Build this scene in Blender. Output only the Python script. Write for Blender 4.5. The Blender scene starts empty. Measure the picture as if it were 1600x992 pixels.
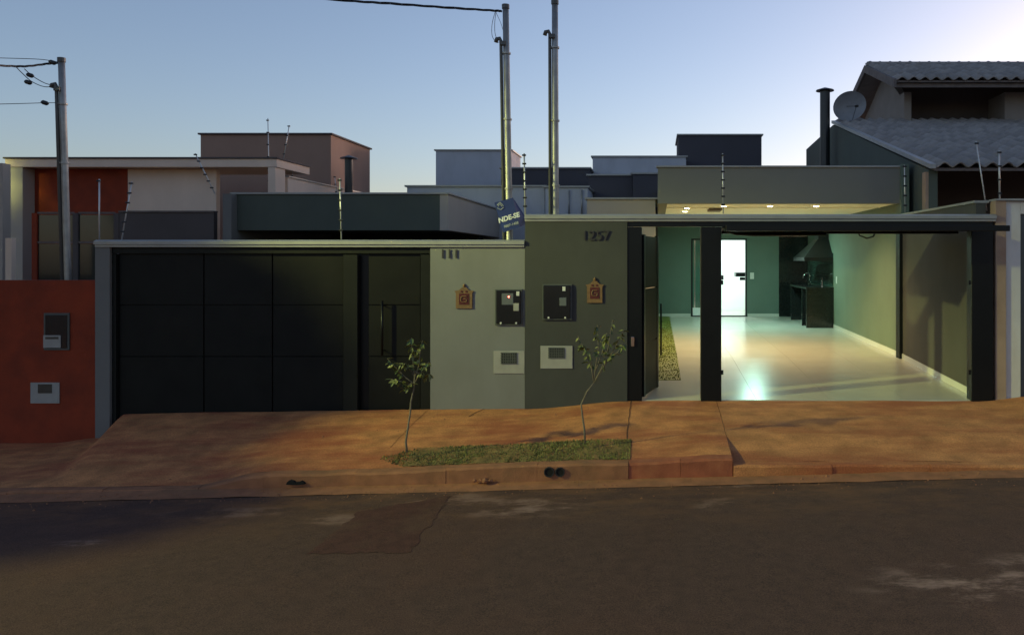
import bpy, bmesh, math, random
from mathutils import Vector, Matrix, noise
R = math.radians
rnd = random.Random(7)
S = bpy.context.scene
COL = S.collection

# ------------------------------------------------------------------ camera
CAMY, CAMZ, FPX, VX, VY = -11.5, 2.05, 1242.0, 1026.0, 404.0
cam_d = bpy.data.cameras.new('camera'); cam = bpy.data.objects.new('camera', cam_d); COL.objects.link(cam)
cam.location = (0, CAMY, CAMZ); cam.rotation_euler = (R(90), 0, 0)
cam_d.sensor_width = 36; cam_d.lens = FPX / 1600 * 36
cam_d.shift_x = (800 - VX) / 1600; cam_d.shift_y = (VY - 496) / 1600
cam_d.clip_start = 0.05; cam_d.clip_end = 3000
S.camera = cam

# ------------------------------------------------------------------ sky, sun, exposure
SUN_EL, SUN_AZ = 5.0, 42.0            # low, just about to go, behind the houses, to the right
W = bpy.data.worlds.new('World'); S.world = W; W.use_nodes = True
nt = W.node_tree; nt.nodes.clear()
wo = nt.nodes.new('ShaderNodeOutputWorld'); bg = nt.nodes.new('ShaderNodeBackground')
sk = nt.nodes.new('ShaderNodeTexSky'); sk.sky_type = 'NISHITA'; sk.sun_disc = False
sk.sun_elevation = R(SUN_EL); sk.sun_rotation = R(SUN_AZ)
sk.altitude = 400; sk.air_density = 1.0; sk.dust_density = 1.05; sk.ozone_density = 3.0
wb = nt.nodes.new('ShaderNodeMix'); wb.data_type = 'RGBA'; wb.blend_type = 'MULTIPLY'
wb.inputs[0].default_value = 1.0; wb.inputs[7].default_value = (1.42, 1.08, 1.05, 1)
nt.links.new(sk.outputs[0], wb.inputs[6]); hsv = nt.nodes.new('ShaderNodeHueSaturation'); hsv.inputs['Saturation'].default_value = .85
nt.links.new(wb.outputs[2], hsv.inputs['Color']); nt.links.new(hsv.outputs[0], bg.inputs[0])
bg.inputs[1].default_value = 0.136
nt.links.new(bg.outputs[0], wo.inputs[0])
sd = bpy.data.lights.new('sun', 'SUN'); sun = bpy.data.objects.new('sun', sd); COL.objects.link(sun)
sd.energy = 0.55; sd.angle = R(6); sd.color = (1.0, 0.72, 0.6)
_d = Vector((math.sin(R(SUN_AZ)) * math.cos(R(SUN_EL)), math.cos(R(SUN_AZ)) * math.cos(R(SUN_EL)), math.sin(R(SUN_EL))))
sun.rotation_euler = (-_d).to_track_quat('-Z', 'Y').to_euler(); sun.location = (10, 30, 20)
S.view_settings.view_transform = 'Standard'; S.view_settings.look = 'None'
S.view_settings.gamma = 1; S.view_settings.exposure = 0.95; S.view_settings.use_curve_mapping = False
S.render.engine = 'CYCLES'

# ------------------------------------------------------------------ helpers
def at(px, py, Y):
    d = Y - CAMY
    return Vector(((px - VX) / FPX * d, Y, CAMZ + (VY - py) / FPX * d))
def ax(px, Y=0.0): return (px - VX) / FPX * (Y - CAMY)
def az(py, Y=0.0): return CAMZ + (VY - py) / FPX * (Y - CAMY)

def mat(name, col, rough=0.7, var=0.12, scale=3.0, bump=0.15, bscale=90.0, col2=None, stain=0.0, sscale=1.2,
        metal=0.0, spec=0.5, coat=0.0, streak=None, speck=0.0, kscale=240, slo=.48, shi=.72):
    m = bpy.data.materials.new(name); m.use_nodes = True
    n = m.node_tree.nodes; l = m.node_tree.links; b = n['Principled BSDF']
    g = n.new('ShaderNodeNewGeometry')
    t = n.new('ShaderNodeTexNoise'); t.inputs['Scale'].default_value = scale; t.inputs['Detail'].default_value = 6
    l.new(g.outputs['Position'], t.inputs['Vector'])
    mx = n.new('ShaderNodeMix'); mx.data_type = 'RGBA'
    c = Vector(col)
    mx.inputs[6].default_value = (*(c * (1 - var)), 1); mx.inputs[7].default_value = (*(c * (1 + var)), 1)
    mr = n.new('ShaderNodeMapRange'); mr.inputs[1].default_value = .3; mr.inputs[2].default_value = .7
    l.new(t.outputs[0], mr.inputs[0]); l.new(mr.outputs[0], mx.inputs[0])
    out = mx.outputs[2]
    if stain:
        t2 = n.new('ShaderNodeTexNoise'); t2.inputs['Scale'].default_value = sscale; t2.inputs['Detail'].default_value = 8
        t2.inputs['Roughness'].default_value = .65
        if streak:
            mp = n.new('ShaderNodeMapping'); mp.inputs['Scale'].default_value = streak; l.new(g.outputs['Position'], mp.inputs[0]); l.new(mp.outputs[0], t2.inputs['Vector'])
        else: l.new(g.outputs['Position'], t2.inputs['Vector'])
        r2 = n.new('ShaderNodeMapRange'); r2.inputs[1].default_value = slo; r2.inputs[2].default_value = shi
        r2.inputs[4].default_value = stain
        l.new(t2.outputs[0], r2.inputs[0])
        m2 = n.new('ShaderNodeMix'); m2.data_type = 'RGBA'; m2.inputs[7].default_value = (*(col2 or col), 1)
        l.new(r2.outputs[0], m2.inputs[0]); l.new(out, m2.inputs[6]); out = m2.outputs[2]
    if speck:
        t4 = n.new('ShaderNodeTexNoise'); t4.inputs['Scale'].default_value = kscale; t4.inputs['Detail'].default_value = 3; t4.inputs['Roughness'].default_value = .7
        l.new(g.outputs['Position'], t4.inputs['Vector'])
        r4 = n.new('ShaderNodeMapRange'); r4.inputs[1].default_value = .32; r4.inputs[2].default_value = .68; r4.inputs[3].default_value = 1 - speck; r4.inputs[4].default_value = 1 + speck
        l.new(t4.outputs[0], r4.inputs[0])
        v4 = n.new('ShaderNodeVectorMath'); v4.operation = 'SCALE'; l.new(out, v4.inputs[0]); l.new(r4.outputs[0], v4.inputs['Scale']); out = v4.outputs[0]
    l.new(out, b.inputs['Base Color'])
    b.inputs['Roughness'].default_value = rough; b.inputs['Metallic'].default_value = metal
    b.inputs['Specular IOR Level'].default_value = spec; b.inputs['Coat Weight'].default_value = coat
    if bump:
        t3 = n.new('ShaderNodeTexNoise'); t3.inputs['Scale'].default_value = bscale; t3.inputs['Detail'].default_value = 4
        l.new(g.outputs['Position'], t3.inputs['Vector'])
        bp = n.new('ShaderNodeBump'); bp.inputs['Strength'].default_value = bump; bp.inputs['Distance'].default_value = .01
        l.new(t3.outputs[0], bp.inputs['Height']); l.new(bp.outputs[0], b.inputs['Normal'])
    return m

def emit(name, col, s):
    m = bpy.data.materials.new(name); m.use_nodes = True
    b = m.node_tree.nodes['Principled BSDF']
    b.inputs['Base Color'].default_value = (*col, 1)
    b.inputs['Emission Color'].default_value = (*col, 1); b.inputs['Emission Strength'].default_value = s
    return m

def glass(name, col, rough=.05, alpha=.4):
    m = bpy.data.materials.new(name); m.use_nodes = True
    b = m.node_tree.nodes['Principled BSDF']
    b.inputs['Base Color'].default_value = (*col, 1); b.inputs['Roughness'].default_value = rough
    b.inputs['Transmission Weight'].default_value = alpha; b.inputs['IOR'].default_value = 1.3
    return m

ORG = {}
def empty(name, org, label=None, cat=None, group=None):
    o = bpy.data.objects.new(name, None); COL.objects.link(o); o.empty_display_size = .2
    o.location = org; ORG[o] = Vector(org)
    if label: tag(o, label, cat, group)
    return o
def tag(o, label, cat, group=None):
    o['label'] = label; o['category'] = cat
    if group: o['group'] = group
    return o
def struct(o): o['kind'] = 'structure'; return o

def link(name, me, m, parent=None, org=None, smooth=False):
    """me holds world coordinates; the object's own origin goes to the middle of its base"""
    vs = me.vertices
    if org is None:
        xs = [v.co.x for v in vs]; ys = [v.co.y for v in vs]; zs = [v.co.z for v in vs]
        org = Vector(((min(xs) + max(xs)) / 2, (min(ys) + max(ys)) / 2, min(zs)))
    org = Vector(org); me.transform(Matrix.Translation(-org))
    o = bpy.data.objects.new(name, me); COL.objects.link(o)
    if m:
        for mm in (m if isinstance(m, (list, tuple)) else [m]): me.materials.append(mm)
    if smooth:
        for p in me.polygons: p.use_smooth = True
    ORG[o] = org
    if parent: o.parent = parent; o.location = org - ORG[parent]
    else: o.location = org
    return o

class B:
    def __init__(s): s.bm = bmesh.new()
    def box(s, x0, x1, y0, y1, z0, z1, bev=0.0, seg=1):
        x0, x1 = min(x0, x1), max(x0, x1); y0, y1 = min(y0, y1), max(y0, y1); z0, z1 = min(z0, z1), max(z0, z1)
        r = bmesh.ops.create_cube(s.bm, size=1, matrix=Matrix.Translation(((x0+x1)/2, (y0+y1)/2, (z0+z1)/2)) @ Matrix.Diagonal((x1-x0, y1-y0, z1-z0, 1)))
        if bev:
            es = list({e for v in r['verts'] for e in v.link_edges})
            bmesh.ops.bevel(s.bm, geom=es, offset=bev, segments=seg, affect='EDGES', profile=.7)
        return s
    def hexa(s, p):            # eight corners: bottom ring of four, top ring of four
        v = [s.bm.verts.new(q) for q in p]
        for f in ((3,2,1,0), (4,5,6,7), (0,1,5,4), (1,2,6,5), (2,3,7,6), (3,0,4,7)): s.bm.faces.new([v[i] for i in f])
        return s
    def prism(s, poly, axis, a, b):   # polygon in the plane across `axis`
        def P(q, t):
            return (t, q[0], q[1]) if axis == 'x' else (q[0], t, q[1]) if axis == 'y' else (q[0], q[1], t)
        va = [s.bm.verts.new(P(q, a)) for q in poly]; vb = [s.bm.verts.new(P(q, b)) for q in poly]
        n = len(poly); s.bm.faces.new(va); s.bm.faces.new(vb[::-1])
        for i in range(n): s.bm.faces.new((va[i], vb[i], vb[(i+1) % n], va[(i+1) % n]))
        bmesh.ops.recalc_face_normals(s.bm, faces=s.bm.faces[:]); return s
    def tube(s, pts, rad, n=8, cap=True):
        pts = [Vector(p) for p in pts]; rr = rad if isinstance(rad, (list, tuple)) else [rad] * len(pts)
        rings = []; up = Vector((0.013, 0.021, 1)).normalized(); last = None
        for i, p in enumerate(pts):
            d = (pts[min(i+1, len(pts)-1)] - pts[max(i-1, 0)]).normalized()
            if last is None: a = d.cross(up); a = a if a.length > .05 else d.cross(Vector((1, 0, 0)))
            else: a = last - d * last.dot(d)
            a.normalize(); last = a; c = d.cross(a)
            rings.append([s.bm.verts.new(p + rr[i] * (math.cos(6.28318*k/n) * a + math.sin(6.28318*k/n) * c)) for k in range(n)])
        for i in range(len(rings)-1):
            for k in range(n):
                s.bm.faces.new((rings[i][k], rings[i][(k+1) % n], rings[i+1][(k+1) % n], rings[i+1][k]))
        if cap: s.bm.faces.new(rings[0][::-1]); s.bm.faces.new(rings[-1])
        return s
    def grid(s, nx, ny, fn):
        v = [[s.bm.verts.new(fn(i / nx, j / ny)) for i in range(nx+1)] for j in range(ny+1)]
        for j in range(ny):
            for i in range(nx): s.bm.faces.new((v[j][i], v[j][i+1], v[j+1][i+1], v[j+1][i]))
        return s
    def obj(s, name, m, parent=None, smooth=False, org=None):
        bmesh.ops.recalc_face_normals(s.bm, faces=s.bm.faces[:]) if not smooth else None
        me = bpy.data.meshes.new(name); s.bm.to_mesh(me); s.bm.free()
        return link(name, me, m, parent, org, smooth)

def text_obj(name, body, size, extr, m, parent, loc, rot=(R(90), 0, 0), bold=0.0, align='CENTER', shear=0):
    cu = bpy.data.curves.new('t', 'FONT'); cu.body = body; cu.size = size; cu.extrude = extr; cu.offset = bold
    cu.align_x = align; cu.align_y = 'CENTER'; cu.shear = shear
    o = bpy.data.objects.new('t', cu); COL.objects.link(o)
    dg = bpy.context.evaluated_depsgraph_get(); me = bpy.data.meshes.new_from_object(o.evaluated_get(dg))
    bpy.data.objects.remove(o); bpy.data.curves.remove(cu)
    me.transform(Matrix.Translation(loc) @ Matrix.Rotation(rot[1], 4, 'Y') @ Matrix.Rotation(rot[2], 4, 'Z') @ Matrix.Rotation(rot[0], 4, 'X'))
    me.materials.clear()
    return link(name, me, m, parent)

def piece(name, me, m, parent, loc, rot=None, scale=None):
    """a piece that shares mesh data with its likes"""
    o = bpy.data.objects.new(name, me); COL.objects.link(o); o.parent = parent
    o.location = Vector(loc) - ORG[parent]
    if rot is not None: o.rotation_euler = rot
    if scale is not None: o.scale = scale
    return o

# ------------------------------------------------------------------ materials
M = dict(
    asphalt=mat('asphalt', (.082, .042, .031), .88, .14, 9, .6, 160, (.105, .046, .031), .55, .55, spec=.3, speck=.55, kscale=95),
    walk=mat('red_dusted_concrete', (.49, .194, .068), .9, .30, 3.6, .6, 45, (.33, .080, .031), .85, 1.1, streak=(.55, 2.0, 1), speck=.25, kscale=60, slo=.46, shi=.62),
    ramp=mat('tan_concrete', (.48, .198, .072), .9, .26, 3.4, .6, 45, (.34, .092, .034), .9, .9, streak=(.45, 1.9, 1), speck=.25, kscale=60, slo=.47, shi=.64),
    kerb=mat('kerb_concrete', (.31, .125, .058), .88, .2, 6, .5, 60, (.19, .095, .045), .7, 2.2),
    kerb_red=mat('earth_red_kerb', (.33, .092, .042), .88, .2, 6, .5, 60, (.36, .15, .07), .5, 3),
    earth=mat('earth', (.15, .07, .035), .95, .25, 1.5, .6, 40),
    light_wall=mat('pale_grey_green_plaster', (.188, .188, .190), .85, .06, 1.6, .25, 130, (.158, .155, .15), .6, 1.5, streak=(1.5, 1.5, .55), slo=.44, shi=.74),
    dark_wall=mat('olive_grey_plaster', (.050, .051, .050), .85, .09, 1.6, .25, 130, (.041, .040, .039), .6, 1.5, streak=(1.5, 1.5, .55), slo=.44, shi=.74),
    coping=mat('coping_metal', (.33, .32, .30), .45, .08, 5, .05, 60, metal=.35),
    gate=mat('dark_green_painted_steel', (.0095, .0095, .0085), .5, .2, 3, .05, 60, (.015, .0135, .011), .5, 1.8, spec=.14),
    gate_frame=mat('dark_gate_frame', (.012, .0125, .011), .5, .12, 3, .06, 60, spec=.16),
    black=mat('black_painted_steel', (.0055, .006, .007), .36, .15, 5, .04, 60, spec=.25),
    post=mat('pilaster_grey_paint', (.17, .165, .155), .85, .08, 2, .25, 120, (.13, .12, .11), .5, 2),
    red_wall=mat('brick_red_paint', (.235, .030, .006), .85, .2, 2.5, .35, 60, (.13, .017, .005), .6, 1.6),
    green_roof=mat('deep_green_grey_plaster', (.085, .098, .078), .85, .07, 1.3, .2, 90, (.07, .078, .064), .4, 1.1, streak=(1.5, 1.5, .55), slo=.44, shi=.74),
    grey_side=mat('warm_grey_plaster', (.42, .37, .32), .85, .06, 1.2, .2, 90, (.36, .32, .28), .4, 1.0, streak=(1.5, 1.5, .55), slo=.44, shi=.74),
    blue_grey=mat('blue_grey_plaster', (.46, .47, .51), .85, .06, 1.0, .2, 80, (.37, .37, .40), .7, 1.6, streak=(1.5, 1.5, .55), slo=.44, shi=.74),
    navy=mat('navy_plaster', (.062, .058, .068), .85, .07, 1.2, .2, 80),
    fascia=mat('grey_green_fascia', (.20, .195, .17), .85, .06, 1.0, .2, 90, (.17, .17, .15), .5, .9, streak=(1.5, 1.5, .55), slo=.44, shi=.74),
    brown=mat('brown_plaster', (.31, .195, .145), .85, .07, 1.0, .2, 80, (.25, .155, .115), .5, .9, streak=(1.5, 1.5, .55), slo=.44, shi=.74),
    cream=mat('cream_plaster', (.78, .60, .47), .85, .06, 1.3, .2, 80, (.68, .52, .40), .5, 1.1, streak=(1.5, 1.5, .55), slo=.44, shi=.74),
    white=mat('white_plaster', (.62, .60, .57), .85, .05, 1.3, .2, 80, (.45, .36, .28), .6, 1.2, streak=(1.5, 1.5, .55), slo=.44, shi=.74),
    pink=mat('raw_mortar', (.36, .25, .18), .9, .14, 2.2, .4, 70, (.24, .14, .09), .7, 1.5),
    mauve=mat('dull_brown_plaster', (.095, .078, .075), .85, .1, 1.4, .2, 80),
    steel=mat('galvanised_steel', (.36, .35, .33), .50, .18, 7, .06, 40, (.24, .22, .20), .7, 3, metal=.75),
    conduit=mat('dark_conduit', (.085, .085, .08), .45, .12, 6, .05, 60),
    cable=mat('black_cable', (.015, .016, .02), .5, .1, 6, 0),
    rod=mat('aluminium_rod', (.55, .55, .55), .4, .08, 8, 0, metal=.5),
    insul=mat('black_insulator', (.02, .02, .022), .5, .1, 8, 0),
    floor=mat('porcelain_floor', (.48, .47, .41), .23, .05, 1.4, .03, 14, (.44, .43, .37), .4, 1.2),
    skirting=mat('porcelain_skirting', (.55, .55, .50), .25, .04, 2, 0),
    ceiling=mat('ceiling_plaster', (.88, .84, .68), .9, .03, 2, .05, 60),
    in_wall=mat('sage_plaster', (.125, .165, .125), .8, .06, 1.4, .2, 110, (.105, .135, .10), .5, 1.1),
    granite=mat('black_granite', (.014, .016, .016), .14, .35, 40, .02, 60),
    tile=mat('green_glass_tile', (.035, .085, .068), .10, .2, 3, .02, 20),
    hood=mat('black_hood', (.012, .013, .014), .35, .15, 5, .04, 60),
    roomwhite=mat('white_room_paint', (.80, .82, .80), .8, .02, 2, .05, 60),
    chrome=mat('chrome', (.75, .77, .77), .12, .03, 3, 0, metal=1.0),
    plastic=mat('white_plastic', (.62, .62, .58), .45, .05, 6, .02, 60),
    meter=mat('smoked_meter_cover', (.010, .011, .015), .16, .1, 5, .01, 40),
    meter_in=mat('grey_meter', (.10, .11, .12), .5, .1, 5, 0),
    rim=mat('grey_box_rim', (.07, .075, .07), .5, .1, 6, .05, 60),
    plaque=mat('gilt_wood', (.17, .092, .036), .5, .2, 20, .2, 60),
    plaque_red=mat('dark_red_enamel', (.085, .012, .008), .35, .15, 12, .03, 60),
    digit=mat('dark_steel_digits', (.055, .05, .045), .38, .15, 20, 0, metal=.4),
    sign=mat('navy_sign', (.018, .034, .15), .4, .1, 4, .03, 20),
    signwhite=mat('white_print', (.75, .76, .75), .5, .03, 4, 0),
    signgrey=mat('pale_print', (.36, .38, .40), .5, .03, 4, 0),
    tiles=mat('grey_clay_tile', (.25, .22, .20), .7, .12, 6, .25, 50, (.18, .16, .145), .5, 3.2),
    tiles2=mat('pale_clay_tile', (.30, .265, .24), .7, .12, 6, .25, 50, (.20, .175, .16), .5, 3.2),
    timber=mat('weathered_timber', (.15, .12, .11), .8, .2, 5, .3, 50),
    dish=mat('grey_dish', (.25, .26, .28), .5, .1, 5, .05, 60),
    bark=mat('young_bark', (.20, .16, .11), .9, .2, 25, .5, 90),
    leaf=mat('fresh_leaf', (.165, .17, .05), .5, .35, 9, .1, 60, spec=.4),
    leaf2=mat('dull_leaf', (.075, .105, .035), .5, .35, 9, .1, 60, spec=.4),
    grass=mat('lawn_grass', (.17, .17, .042), .6, .5, 4, 0, 60, (.28, .19, .075), .5, 2.0),
    turf=mat('turf_soil', (.20, .125, .04), .9, .4, 8, .6, 50, (.40, .155, .06), .7, 3),
    dirtywhite=mat('dusty_plate', (.31, .30, .28), .6, .08, 7, .05, 60),
    glassd=mat('dark_window_glass', (.020, .026, .024), .12, .2, 2, 0),
    lawn=mat('garden_lawn', (.14, .17, .03), .6, .4, 4, 0, 60, (.18, .17, .04), .4, 2.0),
    hole=mat('drain_void', (.004, .004, .004), .9, .1, 5, 0),
)
M['dim_wall'] = mat('weathered_upper_plaster', (.25, .215, .19), .85, .1, 1.4, .2, 80, (.19, .16, .14), .6, 1.6)
M['side_front'] = mat('shaded_olive_plaster', (.066, .063, .056), .85, .08, 1.6, .25, 120, (.06, .056, .048), .7, 1.6, streak=(2.2, 2.2, .32))  # front stretch of the carport side wall: shade mixed into its olive colour
M['in_back'] = mat('deep_sage_plaster', (.115, .165, .135), .8, .06, 1.4, .2, 110, (.10, .14, .115), .5, 1.1)
M['led_warm'] = emit('warm_led', (1.0, .86, .55), 25)
M['led_cool'] = emit('cool_led', (.85, 1.0, .92), 12)
M['led_red'] = emit('red_led', (1.0, .12, .08), 6)
M['led_street'] = emit('street_led', (1.0, .80, .50), 40)
M['teal_glass'] = mat('green_door_glass', (.07, .15, .12), .06, .08, 1.5, 0)
M['tube_glow'] = emit('cool_tube', (.86, 1.0, .97), 16)

def road_stains(m, red_y, spots):
    n = m.node_tree.nodes; l = m.node_tree.links; b = n['Principled BSDF']; src = b.inputs['Base Color'].links[0].from_socket
    g = n.new('ShaderNodeNewGeometry'); sx = n.new('ShaderNodeSeparateXYZ'); l.new(g.outputs['Position'], sx.inputs[0])
    mp = n.new('ShaderNodeMapping'); mp.inputs['Scale'].default_value = (.8, 1.7, 1); l.new(g.outputs['Position'], mp.inputs[0])
    nz = n.new('ShaderNodeTexNoise'); nz.inputs['Scale'].default_value = 2.2; nz.inputs['Detail'].default_value = 9; nz.inputs['Roughness'].default_value = .7; l.new(mp.outputs[0], nz.inputs['Vector'])
    def mth(op, a, c):
        q = n.new('ShaderNodeMath'); q.operation = op
        for k, v in enumerate((a, c)):
            if hasattr(v, 'node'): l.new(v, q.inputs[k])
            else: q.inputs[k].default_value = v
        return q.outputs[0]
    def rng(v, a, c, o=1.0):
        q = n.new('ShaderNodeMapRange'); q.interpolation_type = 'SMOOTHSTEP'; q.inputs[1].default_value = a; q.inputs[2].default_value = c; q.inputs[4].default_value = o; l.new(v, q.inputs[0]); return q.outputs[0]
    def blend(src, fac, col):
        q = n.new('ShaderNodeMix'); q.data_type = 'RGBA'; q.inputs[7].default_value = (*col, 1); l.new(fac, q.inputs[0]); l.new(src, q.inputs[6]); return q.outputs[2]
    f = mth('MULTIPLY', rng(sx.outputs[1], red_y[0], red_y[1]), rng(nz.outputs[0], .38, .68, .85))
    src = blend(src, f, (.17, .078, .040))
    tot = None
    for x, y, rx, ry, k in spots:
        dx = mth('DIVIDE', mth('SUBTRACT', sx.outputs[0], x), rx); dy = mth('DIVIDE', mth('SUBTRACT', sx.outputs[1], y), ry)
        d2 = mth('ADD', mth('MULTIPLY', dx, dx), mth('MULTIPLY', dy, dy))
        e = mth('MULTIPLY', rng(mth('SUBTRACT', 1.0, d2), 0, 1), k); tot = e if tot is None else mth('MAXIMUM', tot, e)
    f = mth('MULTIPLY', tot, rng(nz.outputs[0], .46, .66)); src = blend(src, f, (.30, .185, .155))
    l.new(src, b.inputs['Base Color'])

# ------------------------------------------------------------------ ground, road, sidewalk
def lerp(a, b, t): return a + (b - a) * t
def interp(x, pts):
    if x <= pts[0][0]: return pts[0][1]
    for (x0, y0), (x1, y1) in zip(pts, pts[1:]):
        if x <= x1:
            t = (x - x0) / (x1 - x0); t = t * t * (3 - 2 * t); return lerp(y0, y1, t)
    return pts[-1][1]
def z_road(x): return -.46 + .025 * x
def z_tar(x, y): return z_road(x) + .006 * noise.noise((x * .35, (y + 10.6) * .49, 1))
FACE = [(-8.75, -.62), (-8.05, -.54), (-7.70, -.20), (-6.5, -.175), (-1.9, -.12), (-.4, -.008), (4.6, -.010), (6.4, .16), (9, .26)]
KERB = [(-9, -.60), (-5.4, -.560), (-4.45, -.395), (-.35, -.270), (.86, -.205)]
KERB2 = [(.86, -.275), (4.2, -.285), (8, -.16)]
YK = -2.36
def z_walk(x, y, right=False):
    t = min(1, max(0, y / YK))
    zf = interp(x, FACE); zk = interp(x, KERB2 if right else KERB)
    if x < -7 and t > 0:      # the step beside the red house fans out towards the street
        zf = interp(x - .9 * t, FACE) if not right else zf
    if right:                  # the driveway dips only towards the road
        k = max(0, min(1, (t - .66) / .34)); k = k * k * (3 - 2 * k)
        return lerp(zf, -.205, t ** 1.25) + (zk + .205) * k + .010 * noise.noise((x * 1.1, y * 1.6, 3))
    return lerp(zf, zk, t ** 1.25) + .010 * noise.noise((x * 1.1, y * 1.6, 3))

g = B(); g.grid(40, 40, lambda u, v: ((u - .5) * 900, -260 + v * 900, -.95 + .025 * (u - .5) * 900 * math.exp(-abs((u - .5) * 7))))
struct(g.obj('ground', M['earth']))
b = B(); b.grid(140, 50, lambda u, v: (-35 + 70 * u, -10.6 + 8.14 * v, z_tar(-35 + 70 * u, -10.6 + 8.14 * v)))
struct(b.obj('road', M['asphalt'], smooth=True))
road_stains(M['asphalt'], (-4.6, -2.7), [(2.6, -5.5, 1.3, .55, 1.0), (3.2, -5.15, .8, .3, .9), (-1.35, -3.35, .8, .45, .8), (-2.2, -3.1, .7, .4, .6), (-2.9, -3.6, .9, .25, .5), (-5.4, -4.1, .35, .12, .8), (.8, -2.75, .5, .12, .9), (.6, -3.4, .3, .3, .5), (-4.4, -3.3, .9, .2, .5)])
b = B(); b.grid(220, 26, lambda u, v: (-16 + 16.86 * u, YK + v * (-YK + .02), z_walk(-16 + 16.86 * u, YK * (1 - v))))
walk = struct(b.obj('pavement', M['walk'], smooth=True))
b = B(); b.grid(110, 26, lambda u, v: (.865 + 9 * u, YK + v * (-YK + .02), z_walk(.865 + 9 * u, YK * (1 - v), True)))
struct(b.obj('driveway_pavement', M['ramp'], smooth=True))
# exposed slab edge where the left slab stands higher than the driveway
b = B()
for i in range(24):
    y0, y1 = YK * i / 24, YK * (i + 1) / 24
    b.hexa([(.845, y1, -.75), (.8625, y1, -.75), (.8625, y0, -.75), (.845, y0, -.75),
            (.845, y1, z_walk(.86, y1) - .004), (.8625, y1, z_walk(.86, y1) - .004), (.8625, y0, z_walk(.86, y0) - .004), (.845, y0, z_walk(.86, y0) - .004)])
struct(b.obj('slab_edge', M['kerb_red']))
# joints and cracks in the pavement
M['joint'] = mat('earth_filled_joint', (.10, .04, .018), .95, .3, 20, .3, 60)
def joint(x, y0, y1, w, slant=0.0):
    bb = B(); n = 26
    def f(u, v):
        y = lerp(y0, y1, v); xx = x + slant * v + .016 * noise.noise((x, y * 4, 7)) + (u - .5) * w * (1 + .6 * noise.noise((x, y * 9, 2)))
        return (xx, y, z_walk(xx, y, xx > .865) + .0035)
    bb.grid(1, n, f); struct(bb.obj('pavement_joint', M['joint']))
joint(-.37, -1.69, -.02, .010); joint(-2.62, -.45, -.01, .014, .12); joint(-3.3, -1.66, -.02, .006)
# opposite pavement, under the camera
b = B(); b.grid(60, 6, lambda u, v: (-35 + 70 * u, -14 + 3.4 * v, z_road(-35 + 70 * u) + .13))
struct(b.obj('far_side_pavement', M['walk']))
# kerbs as runs of stones
kerb = empty('kerb', (0, -2.43, -.6)); struct(kerb)
def kerb_run(x0, x1, n, zf, m, d=.0, edge=.022):
    for i in range(n):
        a, c = lerp(x0, x1, i / n) + .0015, lerp(x0, x1, (i + 1) / n) - .0015
        bb = B(); k = 6; dy = rnd.uniform(-.012, .012); dz = rnd.uniform(-.008, .006)
        prof = lambda x: [(-2.52 + dy, -1.0), (-2.505 + dy, zf(x) - edge + dz), (-2.48 + dy, zf(x) + dz), (YK + .01, zf(x) + .004)]
        rows = []
        for j in range(k + 1):
            x = lerp(a, c, j / k); w = .008 * noise.noise((x * 3, 0, 5))
            rows.append([bb.bm.verts.new((x, p[0] + w, p[1] + w)) for p in prof(x)])
        for r0, r1 in zip(rows, rows[1:]):
            for q in range(3): bb.bm.faces.new((r0[q], r1[q], r1[q+1], r0[q+1]))
        bb.bm.faces.new(rows[0]); bb.bm.faces.new(rows[-1][::-1])
        bb.obj('kerb_stone', m, kerb)
kerb_run(-16, -5.2, 10, lambda x: interp(x, KERB) - .005, M['kerb'])
kerb_run(-5.2, -4.45, 1, lambda x: interp(x, KERB) - .005, M['kerb'])
kerb_run(-4.45, -.32, 4, lambda x: interp(x, KERB) + .003, M['kerb'])
kerb_run(-.32, .86, 2, lambda x: interp(x, KERB) + .003, M['kerb_red'])
kerb_run(.868, 9.8, 8, lambda x: interp(x, KERB2) - .005, M['ramp'])
# gutter strip
b = B(); b.grid(120, 3, lambda u, v: (-16 + 25.8 * u, -2.76 + v * .27, z_road(-16 + 25.8 * u) + .006 + .022 * v + .010 * noise.noise((u * 60, v, 2)) ))
struct(b.obj('gutter', M['kerb'], smooth=True))
# two drain pipes in the kerb and a broken drain mouth
def drain(px, py, r, label):
    p = at(px, py, -2.52); e = empty('drain_pipe', (p.x, -2.5, p.z - r), label, 'drain pipe', 'drain pipes in the kerb')
    n = 16; bb = B()
    o = [bb.bm.verts.new((p.x + (r + .006) * math.cos(6.2832*k/n), -2.536, p.z + (r + .006) * math.sin(6.2832*k/n))) for k in range(n)]
    i = [bb.bm.verts.new((p.x + (r - .006) * math.cos(6.2832*k/n), -2.536, p.z + (r - .006) * math.sin(6.2832*k/n))) for k in range(n)]
    i2 = [bb.bm.verts.new((p.x + (r - .006) * math.cos(6.2832*k/n), -2.526, p.z + (r - .006) * math.sin(6.2832*k/n))) for k in range(n)]
    o2 = [bb.bm.verts.new((p.x + (r + .006) * math.cos(6.2832*k/n), -2.49, p.z + (r + .006) * math.sin(6.2832*k/n))) for k in range(n)]
    for k in range(n):
        q = (k + 1) % n
        bb.bm.faces.new((o[k], o[q], i[q], i[k])); bb.bm.faces.new((i[k], i[q], i2[q], i2[k])); bb.bm.faces.new((o[q], o[k], o2[k], o2[q]))
    bb.obj('pipe_rim', M['insul'], e)
    bb = B(); bb.bm.faces.new([bb.bm.verts.new((p.x + (r - .005) * math.cos(6.2832*k/n), -2.528, p.z + (r - .005) * math.sin(6.2832*k/n))) for k in range(n)])
    bb.obj('pipe_void', M['hole'], e)
drain(858, 737, .052, 'left of two black drain pipes in the kerb')
drain(875, 737, .048, 'right of two black drain pipes in the kerb')
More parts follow.
